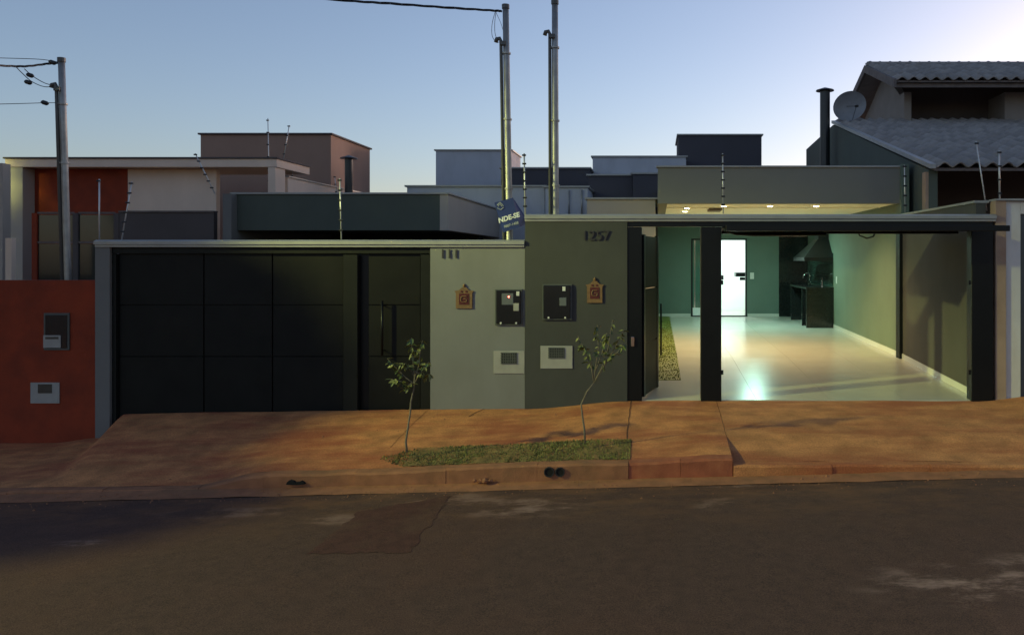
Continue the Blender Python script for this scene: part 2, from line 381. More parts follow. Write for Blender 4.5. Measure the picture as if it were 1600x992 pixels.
def rubble(px, py, n, label, w=.16, m=None):
    p = at(px, py, -2.55); e = empty('rubble', (p.x, -2.55, p.z - .03), label, 'rubble')
    for k in range(n):
        bb = B(); bmesh.ops.create_icosphere(bb.bm, subdivisions=1, radius=rnd.uniform(.018, .04))
        for v in bb.bm.verts: v.co = v.co * rnd.uniform(.7, 1.25); v.co.z *= .7
        bmesh.ops.translate(bb.bm, verts=bb.bm.verts, vec=(p.x + rnd.uniform(-w, w), -2.55 + rnd.uniform(-.03, .03), p.z - .01))
        bb.obj('stone', m or M['kerb'], e)
rubble(755, 749, 7, 'small heap of broken rubble at the foot of the kerb', .1)
p = at(463, 753, -2.5)
bb = B(); poly = [(-.10, -.028), (-.09, .0), (-.06, .022), (-.02, .012), (.0, -.006), (.04, .0), (.07, .012), (.10, -.005), (.11, -.025), (.02, -.032)]
bb.prism([(p.x + a, p.z + c + .01) for a, c in poly], 'y', -2.539, -2.49)
tag(bb.obj('broken_drain_mouth', M['hole']), 'dark broken drain mouth low in the kerb end', 'drain')
gv = []; gf_ = []
for _ in range(1300):
    x = rnd.uniform(-9, 7); y = -2.56 - abs(rnd.gauss(0, .22)) if rnd.random() < .75 else rnd.uniform(-2.3, -.1)
    rr_ = rnd.uniform(.004, .013) * (1.6 if rnd.random() < .06 else 1)
    if y < -2.5: z = max(z_tar(x, y), z_road(x) + .006 + .022 * max(0, (y + 2.76) / .27)) if y > -2.76 else z_tar(x, y)
    else: z = z_walk(x, y, x > .865)
    i = len(gv); a = rnd.uniform(0, 6.28)
    for k in range(5): gv.append((x + rr_ * rnd.uniform(.7, 1.2) * math.cos(a + k * 1.257), y + rr_ * rnd.uniform(.7, 1.2) * math.sin(a + k * 1.257), z - .002))
    gv.append((x, y, z + rr_ * rnd.uniform(.5, .9))); gf_ += [(i + k, i + (k + 1) % 5, i + 5) for k in range(5)]
me = bpy.data.meshes.new('grit'); me.from_pydata(gv, [], gf_); o = link('grit', me, M['kerb']); o['kind'] = 'stuff'; tag(o, 'loose grit and small stones along the gutter', 'grit')
# a patch repaired in the road
def road_pt(px, py):
    d = FPX * 2.52 / (py - VY)
    for _ in range(4): x = (px - VX) / FPX * d; d = FPX * (CAMZ - z_road(x)) / (py - VY)
    return ((px - VX) / FPX * d, CAMY + d)
def road_sheet(name, poly, m, lift=.004):
    bb = B(); pp = [road_pt(*q) for q in poly]
    pp = [p0 for a, c in zip(pp, pp[1:] + pp[:1]) for p0 in [(lerp(a[0], c[0], k / 14) + rnd.uniform(-.03, .03), lerp(a[1], c[1], k / 14) + rnd.uniform(-.03, .03)) for k in range(14)]]
    cx, cy = sum(p[0] for p in pp) / len(pp), sum(p[1] for p in pp) / len(pp); prev = None
    for k in range(1, 9):
        ring = [bb.bm.verts.new((lerp(cx, x, k / 8), lerp(cy, y, k / 8), z_tar(lerp(cx, x, k / 8), lerp(cy, y, k / 8)) + lift)) for x, y in pp]
        for q in range(len(pp)):
            if prev: bb.bm.faces.new((prev[q], ring[q], ring[(q+1) % len(pp)], prev[(q+1) % len(pp)]))
        if not prev: bb.bm.faces.new(ring)
        prev = ring
    return bb.obj(name, m)

M['patch'] = mat('reddish_asphalt_patch', (.078, .030, .022), .85, .2, 8, .6, 150, (.11, .058, .036), .7, 1.6, spec=.3, speck=.5, kscale=95)
o = road_sheet('road_patch', [(560, 800), (705, 774), (690, 795), (640, 862), (480, 866), (500, 850)], M['patch'], .0035); struct(o)
# ------------------------------------------------------------------ grass strip
def blades(name, n, region, h, m, zfun, wid=.006, parent=None):
    verts = []; faces = []
    for _ in range(n):
        q = region()
        if q is None: continue
        x, y, k = q; z = zfun(x, y); a = rnd.uniform(0, 6.283); hh = h * k * rnd.uniform(.5, 1.25); w = wid * rnd.uniform(.7, 1.5)
        lx, ly = rnd.uniform(-.6, .6) * hh, rnd.uniform(-.6, .6) * hh; ca, sa = math.cos(a) * w, math.sin(a) * w
        i = len(verts)
        verts += [(x - ca, y - sa, z - .004), (x + ca, y + sa, z - .004), (x + lx * .45 + ca * .7, y + ly * .45 + sa * .7, z + hh * .6), (x + lx, y + ly, z + hh)]
        faces += [(i, i + 1, i + 2), (i, i + 2, i + 3)]
    me = bpy.data.meshes.new(name); me.from_pydata(verts, [], faces)
    o = link(name, me, m, parent); return o
GX0, GX1 = ax(592, -2.1), ax(985, -2.1)
def gregion():
    x = rnd.uniform(GX0, GX1); y = rnd.uniform(-2.345, -1.70)
    u = (x - GX0) / (GX1 - GX0)
    d = noise.noise((x * 1.3, y * 2.2, 9)) + .32 + .35 * (u > .22) - (.5 if u < .06 else 0)
    if rnd.random() > .25 + d: return None
    if u < .12 and abs(y + 2.03) > .06 + 2.2 * u: return None
    return x, y, .55 + .5 * max(0, d)
b = B(); b.grid(60, 6, lambda u, v: (lerp(GX0 + .35, GX1, u), -2.345 + .63 * v, z_walk(lerp(GX0 + .35, GX1, u), -2.345 + .63 * v) + .006 + .012 * noise.noise((u * 30, v * 3, 4))))
o = b.obj('verge_soil', M['turf'], smooth=True); struct(o)
o = blades('verge_grass', 12000, gregion, .025, M['grass'], z_walk); o['kind'] = 'stuff'
tag(o, 'patchy green grass strip between the pavement and the kerb', 'grass')

# ------------------------------------------------------------------ saplings
leaf_me = bpy.data.meshes.new('leaf')
leaf_me.from_pydata([(0, 0, 0), (.28, .22, .05), (.30, -.22, .05), (.65, .20, .03), (.66, -.20, .03), (1, 0, -.10), (.3, 0, -.02), (.65, 0, -.05)], [],
                    [(0, 6, 1), (0, 2, 6), (1, 6, 7, 3), (6, 2, 4, 7), (3, 7, 5), (7, 4, 5)])
leaf_me2 = leaf_me.copy(); leaf_me.materials.append(M['leaf']); leaf_me2.materials.append(M['leaf2'])
def sapling(base, trunk, twigs, nleaf, size, label):
    e = empty('sapling', base, label, 'sapling', 'young trees in the verge')
    t = B(); n = len(trunk); t.tube(trunk, [lerp(.014, .007, i / (n - 1)) for i in range(n)], 7); t.obj('trunk', M['bark'], e, smooth=True)
    for tw in twigs:
        bb = B(); k = len(tw); bb.tube(tw, [lerp(.007, .0025, i / (k - 1)) for i in range(k)], 5); bb.obj('branch', M['bark'], e, smooth=True)
        L = [Vector(p) for p in tw]
        for _ in range(nleaf):
            s = rnd.uniform(.15, 1) ** .55 * (k - 1) * .999; i = min(int(s), k - 2); p = L[i].lerp(L[i+1], s - i)
            sc = size * rnd.uniform(.6, 1.25)
            piece('leaf', leaf_me if rnd.random() < .6 else leaf_me2, None, e, p, (rnd.uniform(-.9, .9), rnd.uniform(-.2, 1.1), rnd.uniform(0, 6.28)), (sc,) * 3)
YS = -2.08
def P(px, py, y=YS): return tuple(at(px, py, y))
tr1 = [P(636, 706), P(634, 690), P(637, 670), P(641, 645), P(642, 628), P(647, 605), P(648, 585)]
tw1 = [[P(648, 590), P(646, 572), P(644, 552, YS - .03), P(643, 528)],
       [P(648, 600), P(634, 590), P(620, 576, YS + .08), P(605, 560)],
       [P(648, 598), P(655, 586), P(663, 574, YS - .08), P(670, 565)],
       [P(648, 590), P(655, 570), P(657, 545, YS + .1), P(660, 532)],
       [P(647, 604), P(637, 600), P(627, 596, YS - .1), P(610, 592)],
       [P(648, 597), P(643, 598), P(638, 603, YS - .12), P(632, 608)],
       [P(648, 580), P(655, 583), P(664, 588, YS + .12), P(671, 584)],
       [P(648, 590), P(640, 575), P(633, 568, YS - .12), P(625, 570)]]
sapling(P(636, 706), tr1, tw1, 24, .085, 'leafy sapling with thin straight stem before the dark pedestrian gate')
YS = -1.98
tr2 = [P(914, 692, YS), P(913, 670, YS), P(910, 650, YS), P(908, 632, YS), P(917, 612, YS), P(928, 598, YS)]
tw2 = [[P(928, 598, YS), P(924, 575, YS), P(915, 552, YS + .1), P(903, 525, YS)],
       [P(928, 598, YS), P(931, 570, YS), P(935, 545, YS - .1), P(933, 508, YS - .1)],
       [P(928, 598, YS), P(940, 575, YS), P(950, 545, YS), P(957, 500, YS)],
       [P(928, 598, YS), P(944, 573, YS), P(960, 545, YS + .1), P(975, 515, YS)],
       [P(935, 585, YS), P(950, 562, YS), P(965, 550, YS - .12), P(978, 535, YS)],
       [P(928, 590, YS), P(922, 560, YS), P(915, 545, YS - .1), P(908, 540, YS)],
       [P(930, 580, YS), P(940, 555, YS), P(943, 540, YS + .1), P(948, 520, YS)]]
sapling(P(914, 692, YS), tr2, tw2, 22, .078, 'sparse pale sapling with forked stem before the olive wall')

# ------------------------------------------------------------------ left house: front wall, gates
ZL = 2.30
XL0, XL1 = -8.02, -1.907
fw = empty('front_wall', (-2.6, .1, -.12), 'pale grey-green street wall with number 111 and a dark meter box', 'wall')
B().box(-3.275, XL1, 0, .17, -.75, ZL - .085).obj('wall', M['light_wall'], fw)
def coping(x0, x1, z, parent):
    bb = B(); bb.prism([(-.055, z - .045), (-.055, z), (.0, z + .022), (.20, z + .012), (.20, z - .045)], 'x', x0, x1); bb.obj('coping', M['coping'], parent)
    bb = B(); bb.box(x0 + .002, x1 - .002, -.032, .18, z - .085, z - .047, .004); bb.obj('coping_moulding', M['coping'], parent)
coping(XL0 - .09, XL1 + .0, ZL - .002, fw)
pil = B(); pil.box(-8.12, -7.905, -.012, .2, -.85, ZL - .05, .006)
tag(pil.obj('gate_pillar', M['post']), 'slim grey pillar between the red wall and the dark driveway gate', 'pillar')

gate = empty('driveway_gate', (-6.1, .06, -.18), 'wide dark panelled driveway gate under a metal coping', 'gate')
zr = [az(395), az(477), az(558), az(643)]
B().box(-7.904, -3.277, .03, .15, az(396), ZL - .088).obj('gate_frame', M['gate_frame'], gate)
B().box(-7.904, -7.845, .035, .14, -.5, az(397)).obj('gate_frame', M['gate_frame'], gate)
xs = [-7.84, -6.6, -5.6, -4.56]
B().box(-7.84, -4.56, .13, .145, -.5, az(397)).obj('backing_sheet', M['black'], gate)
for i in range(3):
    for j in range(3):
        z1, z0 = zr[j], zr[j+1] - (.2 if j == 2 else 0)
        g_ = .008
        B().box(xs[i] + g_, xs[i+1] - g_, .085, .128, z0 + g_ * .5, z1 - g_ * .5, .004).obj('panel', M['gate'], gate)
B().box(-4.545, -4.335, .02, .16, -.5, az(398), .005).obj('gate_post', M['gate_frame'], gate)
pg = empty('pedestrian_gate', (-3.8, .08, -.15), 'narrow dark panelled pedestrian gate with a long bar handle', 'gate')
B().box(-4.33, -4.205, .12, .15, -.5, az(398)).obj('jamb', M['black'], pg)
B().box(-3.425, -3.279, .03, .15, -.5, az(398)).obj('jamb', M['gate_frame'], pg)
B().box(-4.2, -3.43, .13, .145, -.5, az(398)).obj('backing_sheet', M['black'], pg)
for j in range(3):
    z1, z0 = zr[j], zr[j+1] - (.2 if j == 2 else 0)
    B().box(-4.195, -3.445, .085, .128, z0 + .006, z1 - .006, .004).obj('panel', M['gate'], pg)
h = B(); hx = ax(597); h.tube([(hx, .0, az(555)), (hx, .0, az(470))], .017, 10)
for pz in (az(548), az(478)): h.tube([(hx, .0, pz), (hx, .09, pz)], .009, 8)
h.obj('handle', M['black'], pg, smooth=True)

# ------------------------------------------------------------------ right house: front wall, gate
ZR = 2.67
rw = empty('front_wall', (-1.2, .1, 0), 'dark olive street wall with number 1257 and a meter box', 'wall')
B().box(XL1 + .006, -.425, -.02, .17, -.6, ZR - .085).obj('wall', M['dark_wall'], rw)
coping(XL1 + .003, 4.90, ZR - .002, rw)
gf = empty('tilting_garage_gate', (2.7, .1, 0), 'open black tilt-up garage gate with wide counterweight posts', 'gate')
B().box(-.42, 4.865, .0, .17, ax(0) * 0 + az(354), ZR - .088, .004).obj('lintel', M['black'], gf)
B().box(ax(980), ax(1003), -.005, .16, -.3, az(355), .005).obj('post', M['black'], gf)
B().box(ax(1095), ax(1127), -.025, .16, -.3, az(355), .006).obj('post', M['black'], gf)
B().box(ax(1517), ax(1551), -.025, .16, -.3, az(355), .006).obj('post', M['black'], gf)
# the leaf lies open overhead, its foot out over the pavement
YB = -.58
leafz = lambda y: 2.44 + .03 * (y - YB)
bb = B(); bb.hexa([(.97, YB + .05, leafz(YB)), (4.50, YB + .05, leafz(YB)), (4.50, 1.75, leafz(1.75)), (.97, 1.75, leafz(1.75)),
                   (.97, YB + .05, leafz(YB) + .04), (4.50, YB + .05, leafz(YB) + .04), (4.50, 1.75, leafz(1.75) + .04), (.97, 1.75, leafz(1.75) + .04)])
bb.obj('leaf_sheet', M['black'], gf)
B().box(.95, ax(1577, YB), YB - .03, YB + .045, 2.425, 2.505, .006).obj('leaf_foot_rail', M['black'], gf)
for yy in (.35, 1.3): B().box(.97, 4.5, yy, yy + .05, leafz(yy) - .05, leafz(yy) - .002).obj('leaf_rib', M['black'], gf)
bb = B(); q0 = at(1128, 358, .5); bb.tube([at(1129, 352, .3), at(1134, 360, .3), at(1150, 365, .3), at(1180, 366.5, .3), at(1290, 365.5, .3)], .028, 10); bb.obj('motor_rail', M['black'], gf, smooth=True)
bb = B(); bb.tube([at(1340, 361, .5), at(1343, 368, .5), at(1354, 372.5, .5), at(1364, 370, .5), at(1369, 362, .5)], .012, 6); bb.obj('motor_cable', M['cable'], gf, smooth=True)
for px in (1128, 1514):
    for py in (445, 585): B().box(ax(px) - .012, ax(px) + .02, -.02, .02, az(py), az(py - 7)).obj('hinge_stop', M['black'], gf)
# the open pedestrian leaf
pl = empty('pedestrian_gate', (ax(1003), .1, 0), 'black pedestrian gate standing open inward beside the olive wall', 'gate')
A0 = Vector((ax(1004), .07, 0)); A1 = Vector((ax(1027, 1.0), 1.0, 0)); dv = (A1 - A0); nv = Vector((-dv.y, dv.x, 0)).normalized() * .02
def leafbox(u0, u1, z0, z1, name, m, k=1.0):
    a, c = A0 + dv * u0, A0 + dv * u1; bb = B()
    ring = [a + nv * k, c + nv * k, c - nv * k, a - nv * k]
    bb.hexa([(q.x, q.y, z0) for q in ring] + [(q.x, q.y, z1) for q in ring]); bb.obj(name, m, pl)
leafbox(0, .09, .04, 2.40, 'stile', M['black'], 1.2); leafbox(.91, 1, .04, 2.40, 'stile', M['black'], 1.2)
for z0, z1 in ((.05, .8), (.815, 1.6), (1.615, 2.38)): leafbox(.092, .908, z0, z1, 'panel', M['gate'], .8)
h = B(); hp = A0 + dv * .86 - nv * 4.5; h.tube([(hp.x, hp.y, .55), (hp.x, hp.y, 1.35)], .014, 8); h.obj('handle', M['black'], pl, smooth=True)
# latch on post
B().box(ax(986), ax(991), -.03, -.004, az(541), az(526), .004).obj('latch', M['chrome'], gf)

# ------------------------------------------------------------------ carport house (right)
XW, YR, YBK, ZC = 4.68, 3.8, 13.05, 3.12
XG = .40                                       # edge between lawn and paving
def z_fl(y): return .04 * y if y < 3.7 else .148 + .012 * (y - 3.7)
hs = empty('carport_house', (2.4, 3.8, .1), 'grey-green modern house with flat roof and lit open carport', 'house')
def fl(x0, x1, y0, y1, name, m, dz=0):
    ys = [y0] + [3.7] * (y0 < 3.7 < y1) + [y1]; bb = B()
    for a, c in zip(ys, ys[1:]):
        bb.hexa([(x0, a, -.5), (x1, a, -.5), (x1, c, -.5), (x0, c, -.5), (x0, a, z_fl(a) + dz), (x1, a, z_fl(a) + dz), (x1, c, z_fl(c) + dz), (x0, c, z_fl(c) + dz)])
    return bb.obj(name, m, hs)
# floor laid as large tiles with fine joints
for i, (x0, x1) in enumerate([(XG, 1.45), (1.45, 2.52), (2.52, 3.6), (3.6, XW)]):
    ys = [1.5] if i == 0 else [.025]
    while ys[-1] < YBK - .9: ys.append(ys[-1] + 1.075)
    ys[-1] = YBK
    for a, c in zip(ys, ys[1:]): fl(x0 + .0012, x1 - .0012, a + .0012, c - .0012, 'floor_tile', M['floor'])
fl(-1.75, 1.448, .025, 1.498, 'floor_tile', M['floor'])
fl(-1.72, XW, .03, YBK, 'floor_bed', M['skirting'], -.012)
fl(-1.74, XG - .004, 1.502, YBK, 'garden_bed', M['lawn'], .006)
# right side wall, skirting, pilaster
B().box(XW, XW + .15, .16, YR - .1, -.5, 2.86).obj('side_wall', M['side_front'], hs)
B().box(XW, XW + .15, YR - .1, YBK + .15, -.5, 3.86).obj('side_wall', M['in_wall'], hs)
bb = B()
for a, c in ((.2, 3.7), (3.7, 9.5)):
    bb.hexa([(XW - .014, a, z_fl(a) - .01), (XW + .002, a, z_fl(a) - .01), (XW + .002, c, z_fl(c) - .01), (XW - .014, c, z_fl(c) - .01),
             (XW - .014, a, z_fl(a) + .10), (XW + .002, a, z_fl(a) + .10), (XW + .002, c, z_fl(c) + .10), (XW - .014, c, z_fl(c) + .10)])
bb.obj('skirting', M['skirting'], hs)
B().box(XW - .06, XW + .01, 3.62, 3.84, 0, 2.85).obj('pilaster', M['gate_frame'], hs)
bb = B(); bb.prism([(.16, 2.865), (3.7, 2.865), (3.7, 2.90), (.16, 2.90)], 'x', XW - .02, XW + .20); bb.obj('wall_coping', M['coping'], hs)
# back wall around the glass door and the black door
DX0, DX1, DZ1 = ax(1080, YBK), ax(1167, YBK), az(373, YBK); ZB = z_fl(YBK)
KX0 = ax(1217, YBK); KZ1 = az(369, YBK)
B().box(-1.72, DX0, YBK, YBK + .15, 0, ZC + .1).obj('back_wall', M['in_back'], hs)
B().box(DX1, KX0, YBK, YBK + .15, 0, ZC + .1).obj('back_wall', M['in_back'], hs)
B().box(DX0, DX1, YBK, YBK + .15, DZ1, ZC + .1).obj('back_wall', M['in_back'], hs)
B().box(KX0, XW, YBK, YBK + .15, KZ1, ZC + .1).obj('back_wall', M['in_back'], hs)
for a, c in ((-1.7, DX0 - .02), (DX1 + .02, KX0)): B().box(a, c, YBK - .013, YBK + .002, ZB - .02, ZB + .09).obj('skirting', M['skirting'], hs)
bd = B(); bd.box(KX0 + .004, XW - .004, YBK + .03, YBK + .07, ZB - .02, KZ1 - .004); dr = bd.obj('door', M['granite'], hs)
# sliding glass door
dw = B(); t_ = .045
dw.box(DX0, DX0 + t_, YBK - .02, YBK + .12, ZB, DZ1); dw.box(DX1 - t_, DX1, YBK - .02, YBK + .12, ZB, DZ1)
dw.box(DX0 + t_, DX1 - t_, YBK - .02, YBK + .12, DZ1 - t_, DZ1); dw.box(DX0 + t_, DX1 - t_, YBK - .02, YBK + .12, ZB, ZB + .03)
slide = dw.obj('door_frame', M['black'], hs)
mid = ax(1117, YBK)
B().box(DX0 + t_, mid, YBK + .02, YBK + .03, ZB + .27, DZ1 - t_).obj('glass_leaf', M['teal_glass'], slide)
B().box(DX0 + t_, mid, YBK + .015, YBK + .035, ZB + .03, ZB + .268).obj('kick_panel', M['roomwhite'], slide)
B().box(DX0 + t_ + .06, DX0 + t_ + .075, YBK + .008, YBK + .019, ZB + .27, DZ1 - t_).obj('glass_stile', M['chrome'], slide)
B().box(ax(1127, YBK), ax(1130.5, YBK), YBK - .06, YBK - .022, az(437, YBK), az(430, YBK)).obj('door_handle', M['black'], slide)
# the lit white room behind the door
rm = B(); x0, x1, y0, y1 = .9, 3.4, YBK + .151, YBK + 3.2
rm.box(x0 - .1, x0, y0, y1, 0, ZC); rm.box(x1, x1 + .1, y0, y1, 0, ZC); rm.box(x0 - .1, x1 + .1, y1, y1 + .1, 0, ZC)
rm.obj('room_wall', M['roomwhite'], hs)
B().box(x0, x1, y0, y1, ZB - .1, ZB - .002).obj('room_floor', M['floor'], hs)
B().box(x0 - .1, x1 + .1, y0, y1 + .1, ZC + .002, ZC + .1).obj('room_ceiling', M['roomwhite'], hs)
# roof: fascia box, ceiling
XF0, XF1 = ax(1028, YR), ax(1414, YR); ZT = az(262, YR)
B().box(XF0, XF1, YR, YR + .18, ZC - .012, ZT).obj('fascia', M['fascia'], hs)
B().box(XF0, XF0 + .18, YR + .18, YBK, ZC - .012, ZT).obj('fascia', M['fascia'], hs)
B().box(XF0 + .18, XW + .14, YR + .18, YBK + 3.4, ZT - .25, ZT - .12).obj('roof_deck', M['grey_side'], hs)
B().box(XF0 + .18, XW, YR + .18, YBK, ZC, ZC + .06).obj('ceiling', M['ceiling'], hs)
B().box(XF0 + .18, XW, YR + .18 + 1.15, YR + .18 + 1.18, ZC - .012, ZC - .001).obj('ceiling_moulding', M['ceiling'], hs)
B().box(ax(1107, 5.6), ax(1127, 5.6), 5.35, 5.95, ZC - .05, ZC - .001, .005).obj('ceiling_hatch', M['timber'], hs)
B().box(XF0 - .03, XF1 + .03, YR - .035, YR + .22, ZT + .001, ZT + .035, .004).obj('roof_coping', M['coping'], hs)
# lawn in the side garden
o = blades('garden_grass', 9000, lambda: (rnd.uniform(-1.0, XG - .01), rnd.uniform(1.52, 11.5), 1.0), .022, M['lawn'], lambda x, y: z_fl(y) + .006, .008)
o['kind'] = 'stuff'; tag(o, 'strip of lawn along the carport paving behind the open gate', 'grass')
# higher blocks of the same house
def block(name, px0, px1, py0, py1, Y, depth, m, parent, cap=True, z0=None, capm='coping'):
    x0, x1, zt = ax(px0, Y), ax(px1, Y), az(py0, Y); zb = az(py1, Y) if z0 is None else z0
    B().box(x0, x1, Y, Y + depth, zb, zt).obj(name, M[m], parent)
    if cap: B().box(x0 - .05, x1 + .05, Y - .05, Y + depth + .05, zt + .001, zt + .045, .004).obj('parapet_coping', M[capm], parent)
block('tank_tower', 1060, 1190, 212, 262, 13.0, 2.2, 'navy', hs, z0=3.3)
block('upper_block', 926, 1072, 246, 275, 12.0, 4, 'blue_grey', hs, z0=3.2)
block('side_block', 919, 988, 275, 312, 9.2, 2.7, 'navy', hs, z0=0)
block('side_block', 988.5, 1028, 272.5, 312, 9.0, 2.9, 'navy', hs, z0=0)
block('low_block', 917, 1024, 312, 336, 6.2, 2.6, 'grey_side', hs, z0=0)
# light switches
B().box(ax(1172, YBK), ax(1178, YBK), YBK - .012, YBK - .001, az(436, YBK), az(426, YBK), .002).obj('light_switch', M['plastic'], hs)
B().box(XW - .012, XW - .001, 9.1, 9.19, az(443, 9.2), az(432, 9.2), .002).obj('light_switch', M['plastic'], hs)

# barbecue counter, hood, taps
ct = empty('barbecue_counter', (4.3, 10.7, z_fl(10)), 'black granite barbecue counter against the right carport wall', 'counter')
CX, CY0, CY1, CZ = ax(1260, 9.5), 9.5, 12.0, az(449, 9.5); zf = z_fl(9.5)
B().box(CX - .015, XW - .003, CY0 - .015, CY1, CZ - .05, CZ, .004).obj('countertop', M['granite'], ct)
B().box(CX, XW - .004, CY0, CY0 + .06, zf - .02, CZ - .052, .003).obj('front_panel', M['granite'], ct)
for y in (10.15, 11.9): B().box(CX + .003, XW - .004, y, y + .06, zf - .02, CZ - .052, .003).obj('leg_panel', M['granite'], ct)
B().box(XW - .05, XW - .006, CY0 + .07, 10.14, zf - .02, CZ - .053).obj('rear_panel', M['granite'], ct)
for i in range(6):
    for j in range(3):
        B().box(XW - .012, XW - .001, 9.55 + i * .575, 9.55 + i * .575 + .57, CZ + .01 + j * .30, CZ + .305 + j * .30, .002).obj('wall_tile', M['tile'], ct)
hd = empty('barbecue_hood', (4.3, 10.3, 1.98), 'black tapered barbecue hood hanging above the counter', 'hood')
hz0, hz1 = az(408, 9.55), az(373, 9.55); hx0 = ax(1257, 9.55)
bb = B(); r0 = [(hx0, 9.55), (XW - .005, 9.55), (XW - .005, 11.2), (hx0, 11.2)]; r1 = [(4.38, 10.1), (XW - .005, 10.1), (XW - .005, 10.65), (4.38, 10.65)]
bb.hexa([(x, y, hz0 + .10) for x, y in r0] + [(x, y, hz1) for x, y in r1]); bb.obj('canopy', M['hood'], hd)
B().box(hx0 - .006, XW - .004, 9.544, 11.206, hz0, hz0 + .098, .004).obj('canopy_rim', M['hood'], hd)
B().box(4.40, XW - .006, 10.12, 10.63, hz1 + .002, ZC - .002).obj('duct', M['hood'], hd)
tp = empty('kitchen_tap', (4.2, 10.9, CZ), 'slim chrome swan-neck tap on the barbecue counter', 'tap')
h = B(); c = Vector((4.38, 11.2, CZ)); h.tube([c, c + Vector((0, 0, .28)), c + Vector((-.04, 0, .33)), c + Vector((-.12, 0, .34)), c + Vector((-.18, 0, .29)), c + Vector((-.20, 0, .2))], .013, 8); h.obj('spout', M['chrome'], tp, smooth=True)
h = B(); h.tube([c + Vector((0, -.03, .02)), c + Vector((.0, -.08, .10))], .009, 8); h.obj('lever', M['chrome'], tp, smooth=True)
bt = B(); bt.tube([(4.48, 10.0, CZ), (4.48, 10.0, CZ + .16), (4.48, 10.0, CZ + .19), (4.48, 10.0, CZ + .25)], [.03, .03, .011, .011], 10)
tag(bt.obj('bottle', M['chrome'], smooth=False), 'small bright dispenser bottle at the right of the tap', 'bottle')
# black shelf in the white room
sh = empty('wall_shelf', (2.8, YBK + 1.2, .9), 'black wall shelf seen inside the bright white room', 'shelf')
YSF = YBK + .9
B().box(ax(1150, YSF), 3.395, YSF, YSF + .6, az(432.5, YSF), az(426, YSF)).obj('board', M['black'], sh)
B().box(ax(1156, YSF), 3.395, YSF + .02, YSF + .06, az(438, YSF), az(433.2, YSF)).obj('bracket', M['black'], sh)

# recessed lamps of the carport (lit in the photograph)
def downlight(x, y, z, m, label, watt, col, r=.055, parent=None, group='recessed lamps of the carport ceiling'):
    e = empty('recessed_lamp', (x, y, z - .01), label, 'ceiling lamp', group)
    n = 20; bb = B(); v = [bb.bm.verts.new((x + r * math.cos(6.2832*k/n), y + r * math.sin(6.2832*k/n), z - .012)) for k in range(n)]; bb.bm.faces.new(v[::-1]); bb.obj('lens', m, e)
    bb = B()
    ring = [[bb.bm.verts.new((x + q * math.cos(6.2832*k/n), y + q * math.sin(6.2832*k/n), zz)) for k in range(n)] for q, zz in ((r + .002, z - .013), (r + .022, z - .013), (r + .026, z - .001))]
    for a, c in zip(ring, ring[1:]):
        for k in range(n): bb.bm.faces.new((a[k], a[(k+1) % n], c[(k+1) % n], c[k]))
    bb.obj('trim_ring', M['plastic'], e)
    ld = bpy.data.lights.new('recessed_lamp_light', 'SPOT'); lo = bpy.data.objects.new('recessed_lamp_light', ld); COL.objects.link(lo)
    ld.energy = watt; ld.color = col; ld.spot_size = R(138); ld.spot_blend = .7; ld.shadow_soft_size = .045
    lo.parent = e; lo.location = (0, 0, -.02)
WARM, COOL = (1.0, .70, .30), (.48, 1.0, .82)
for i, (x, y) in enumerate([(3.25, 4.7), (2.31, 4.7), (1.37, 4.7), (.64, 5.35), (.64, 6.5)]):
    downlight(x, y, ZC, M['led_warm'], ['rightmost warm recessed lamp in the front of the carport ceiling', 'second warm recessed lamp from the right in the carport ceiling',
              'warm recessed ceiling lamp behind the thin fence rod', 'upper of two warm recessed lamps at the left ceiling edge', 'lower of two warm recessed lamps at the left ceiling edge'][i], 90, WARM)
e = empty('ceiling_panel_lamp', (2.6, 9.6, ZC - .05), 'square cool-white lamp deep in the carport ceiling', 'ceiling lamp')
B().box(2.35, 2.85, 9.35, 9.85, ZC - .04, ZC - .001, .004).obj('casing', M['plastic'], e)
B().box(2.37, 2.83, 9.37, 9.83, ZC - .045, ZC - .0405).obj('diffuser', M['led_cool'], e)
ld = bpy.data.lights.new('panel_light', 'AREA'); ld.size = .45; ld.energy = 55; ld.color = COOL
lo = bpy.data.objects.new('panel_light', ld); COL.objects.link(lo); lo.parent = e; lo.location = (0, 0, .0)
e = empty('room_lamp', (2.1, YBK + 1.6, ZC - .05), 'cool white ceiling lamp of the bright room', 'ceiling lamp')
B().box(1.8, 2.4, YBK + 1.3, YBK + 1.9, ZC - .04, ZC, .004).obj('casing', M['plastic'], e)
ld = bpy.data.lights.new('room_light', 'AREA'); ld.size = .5; ld.energy = 58; ld.color = (.80, 1.0, .94)
lo = bpy.data.objects.new('room_light', ld); COL.objects.link(lo); lo.parent = e; lo.location = (0, 0, .005)

# ------------------------------------------------------------------ left house (behind the pale wall)
lh = empty('green_roof_house', (-5.8, 3.2, 0), 'flat-roofed house with deep green roof box behind the panelled gate', 'house')
YL = 3.2; zt, zb = az(304, YL), az(360, YL)
LX0, LX1 = ax(362, YL), ax(700, YL)
B().box(LX0, LX1 - .002, YL, YL + .15, zb, zt).obj('roof_front', M['green_roof'], lh)
B().box(LX1 - .15, LX1, YL + .151, 15, zb, zt - .002).obj('roof_side', M['grey_side'], lh)
B().box(LX1 - .15, LX1, YL - .001, YL + .15, zb - .002, zt - .002).obj('roof_side', M['grey_side'], lh)
B().box(LX0 - .02, LX1 + .03, YL - .03, YL + .2, zt + .001, zt + .035, .004).obj('roof_coping', M['coping'], lh)
B().box(LX1 - .17, LX1 + .03, YL + .201, 15, zt + .001, zt + .034, .004).obj('roof_coping', M['coping'], lh)
B().box(LX0, LX1 - .151, YL + .151, 15, zb + .05, zb + .15).obj('roof_soffit', M['green_roof'], lh)
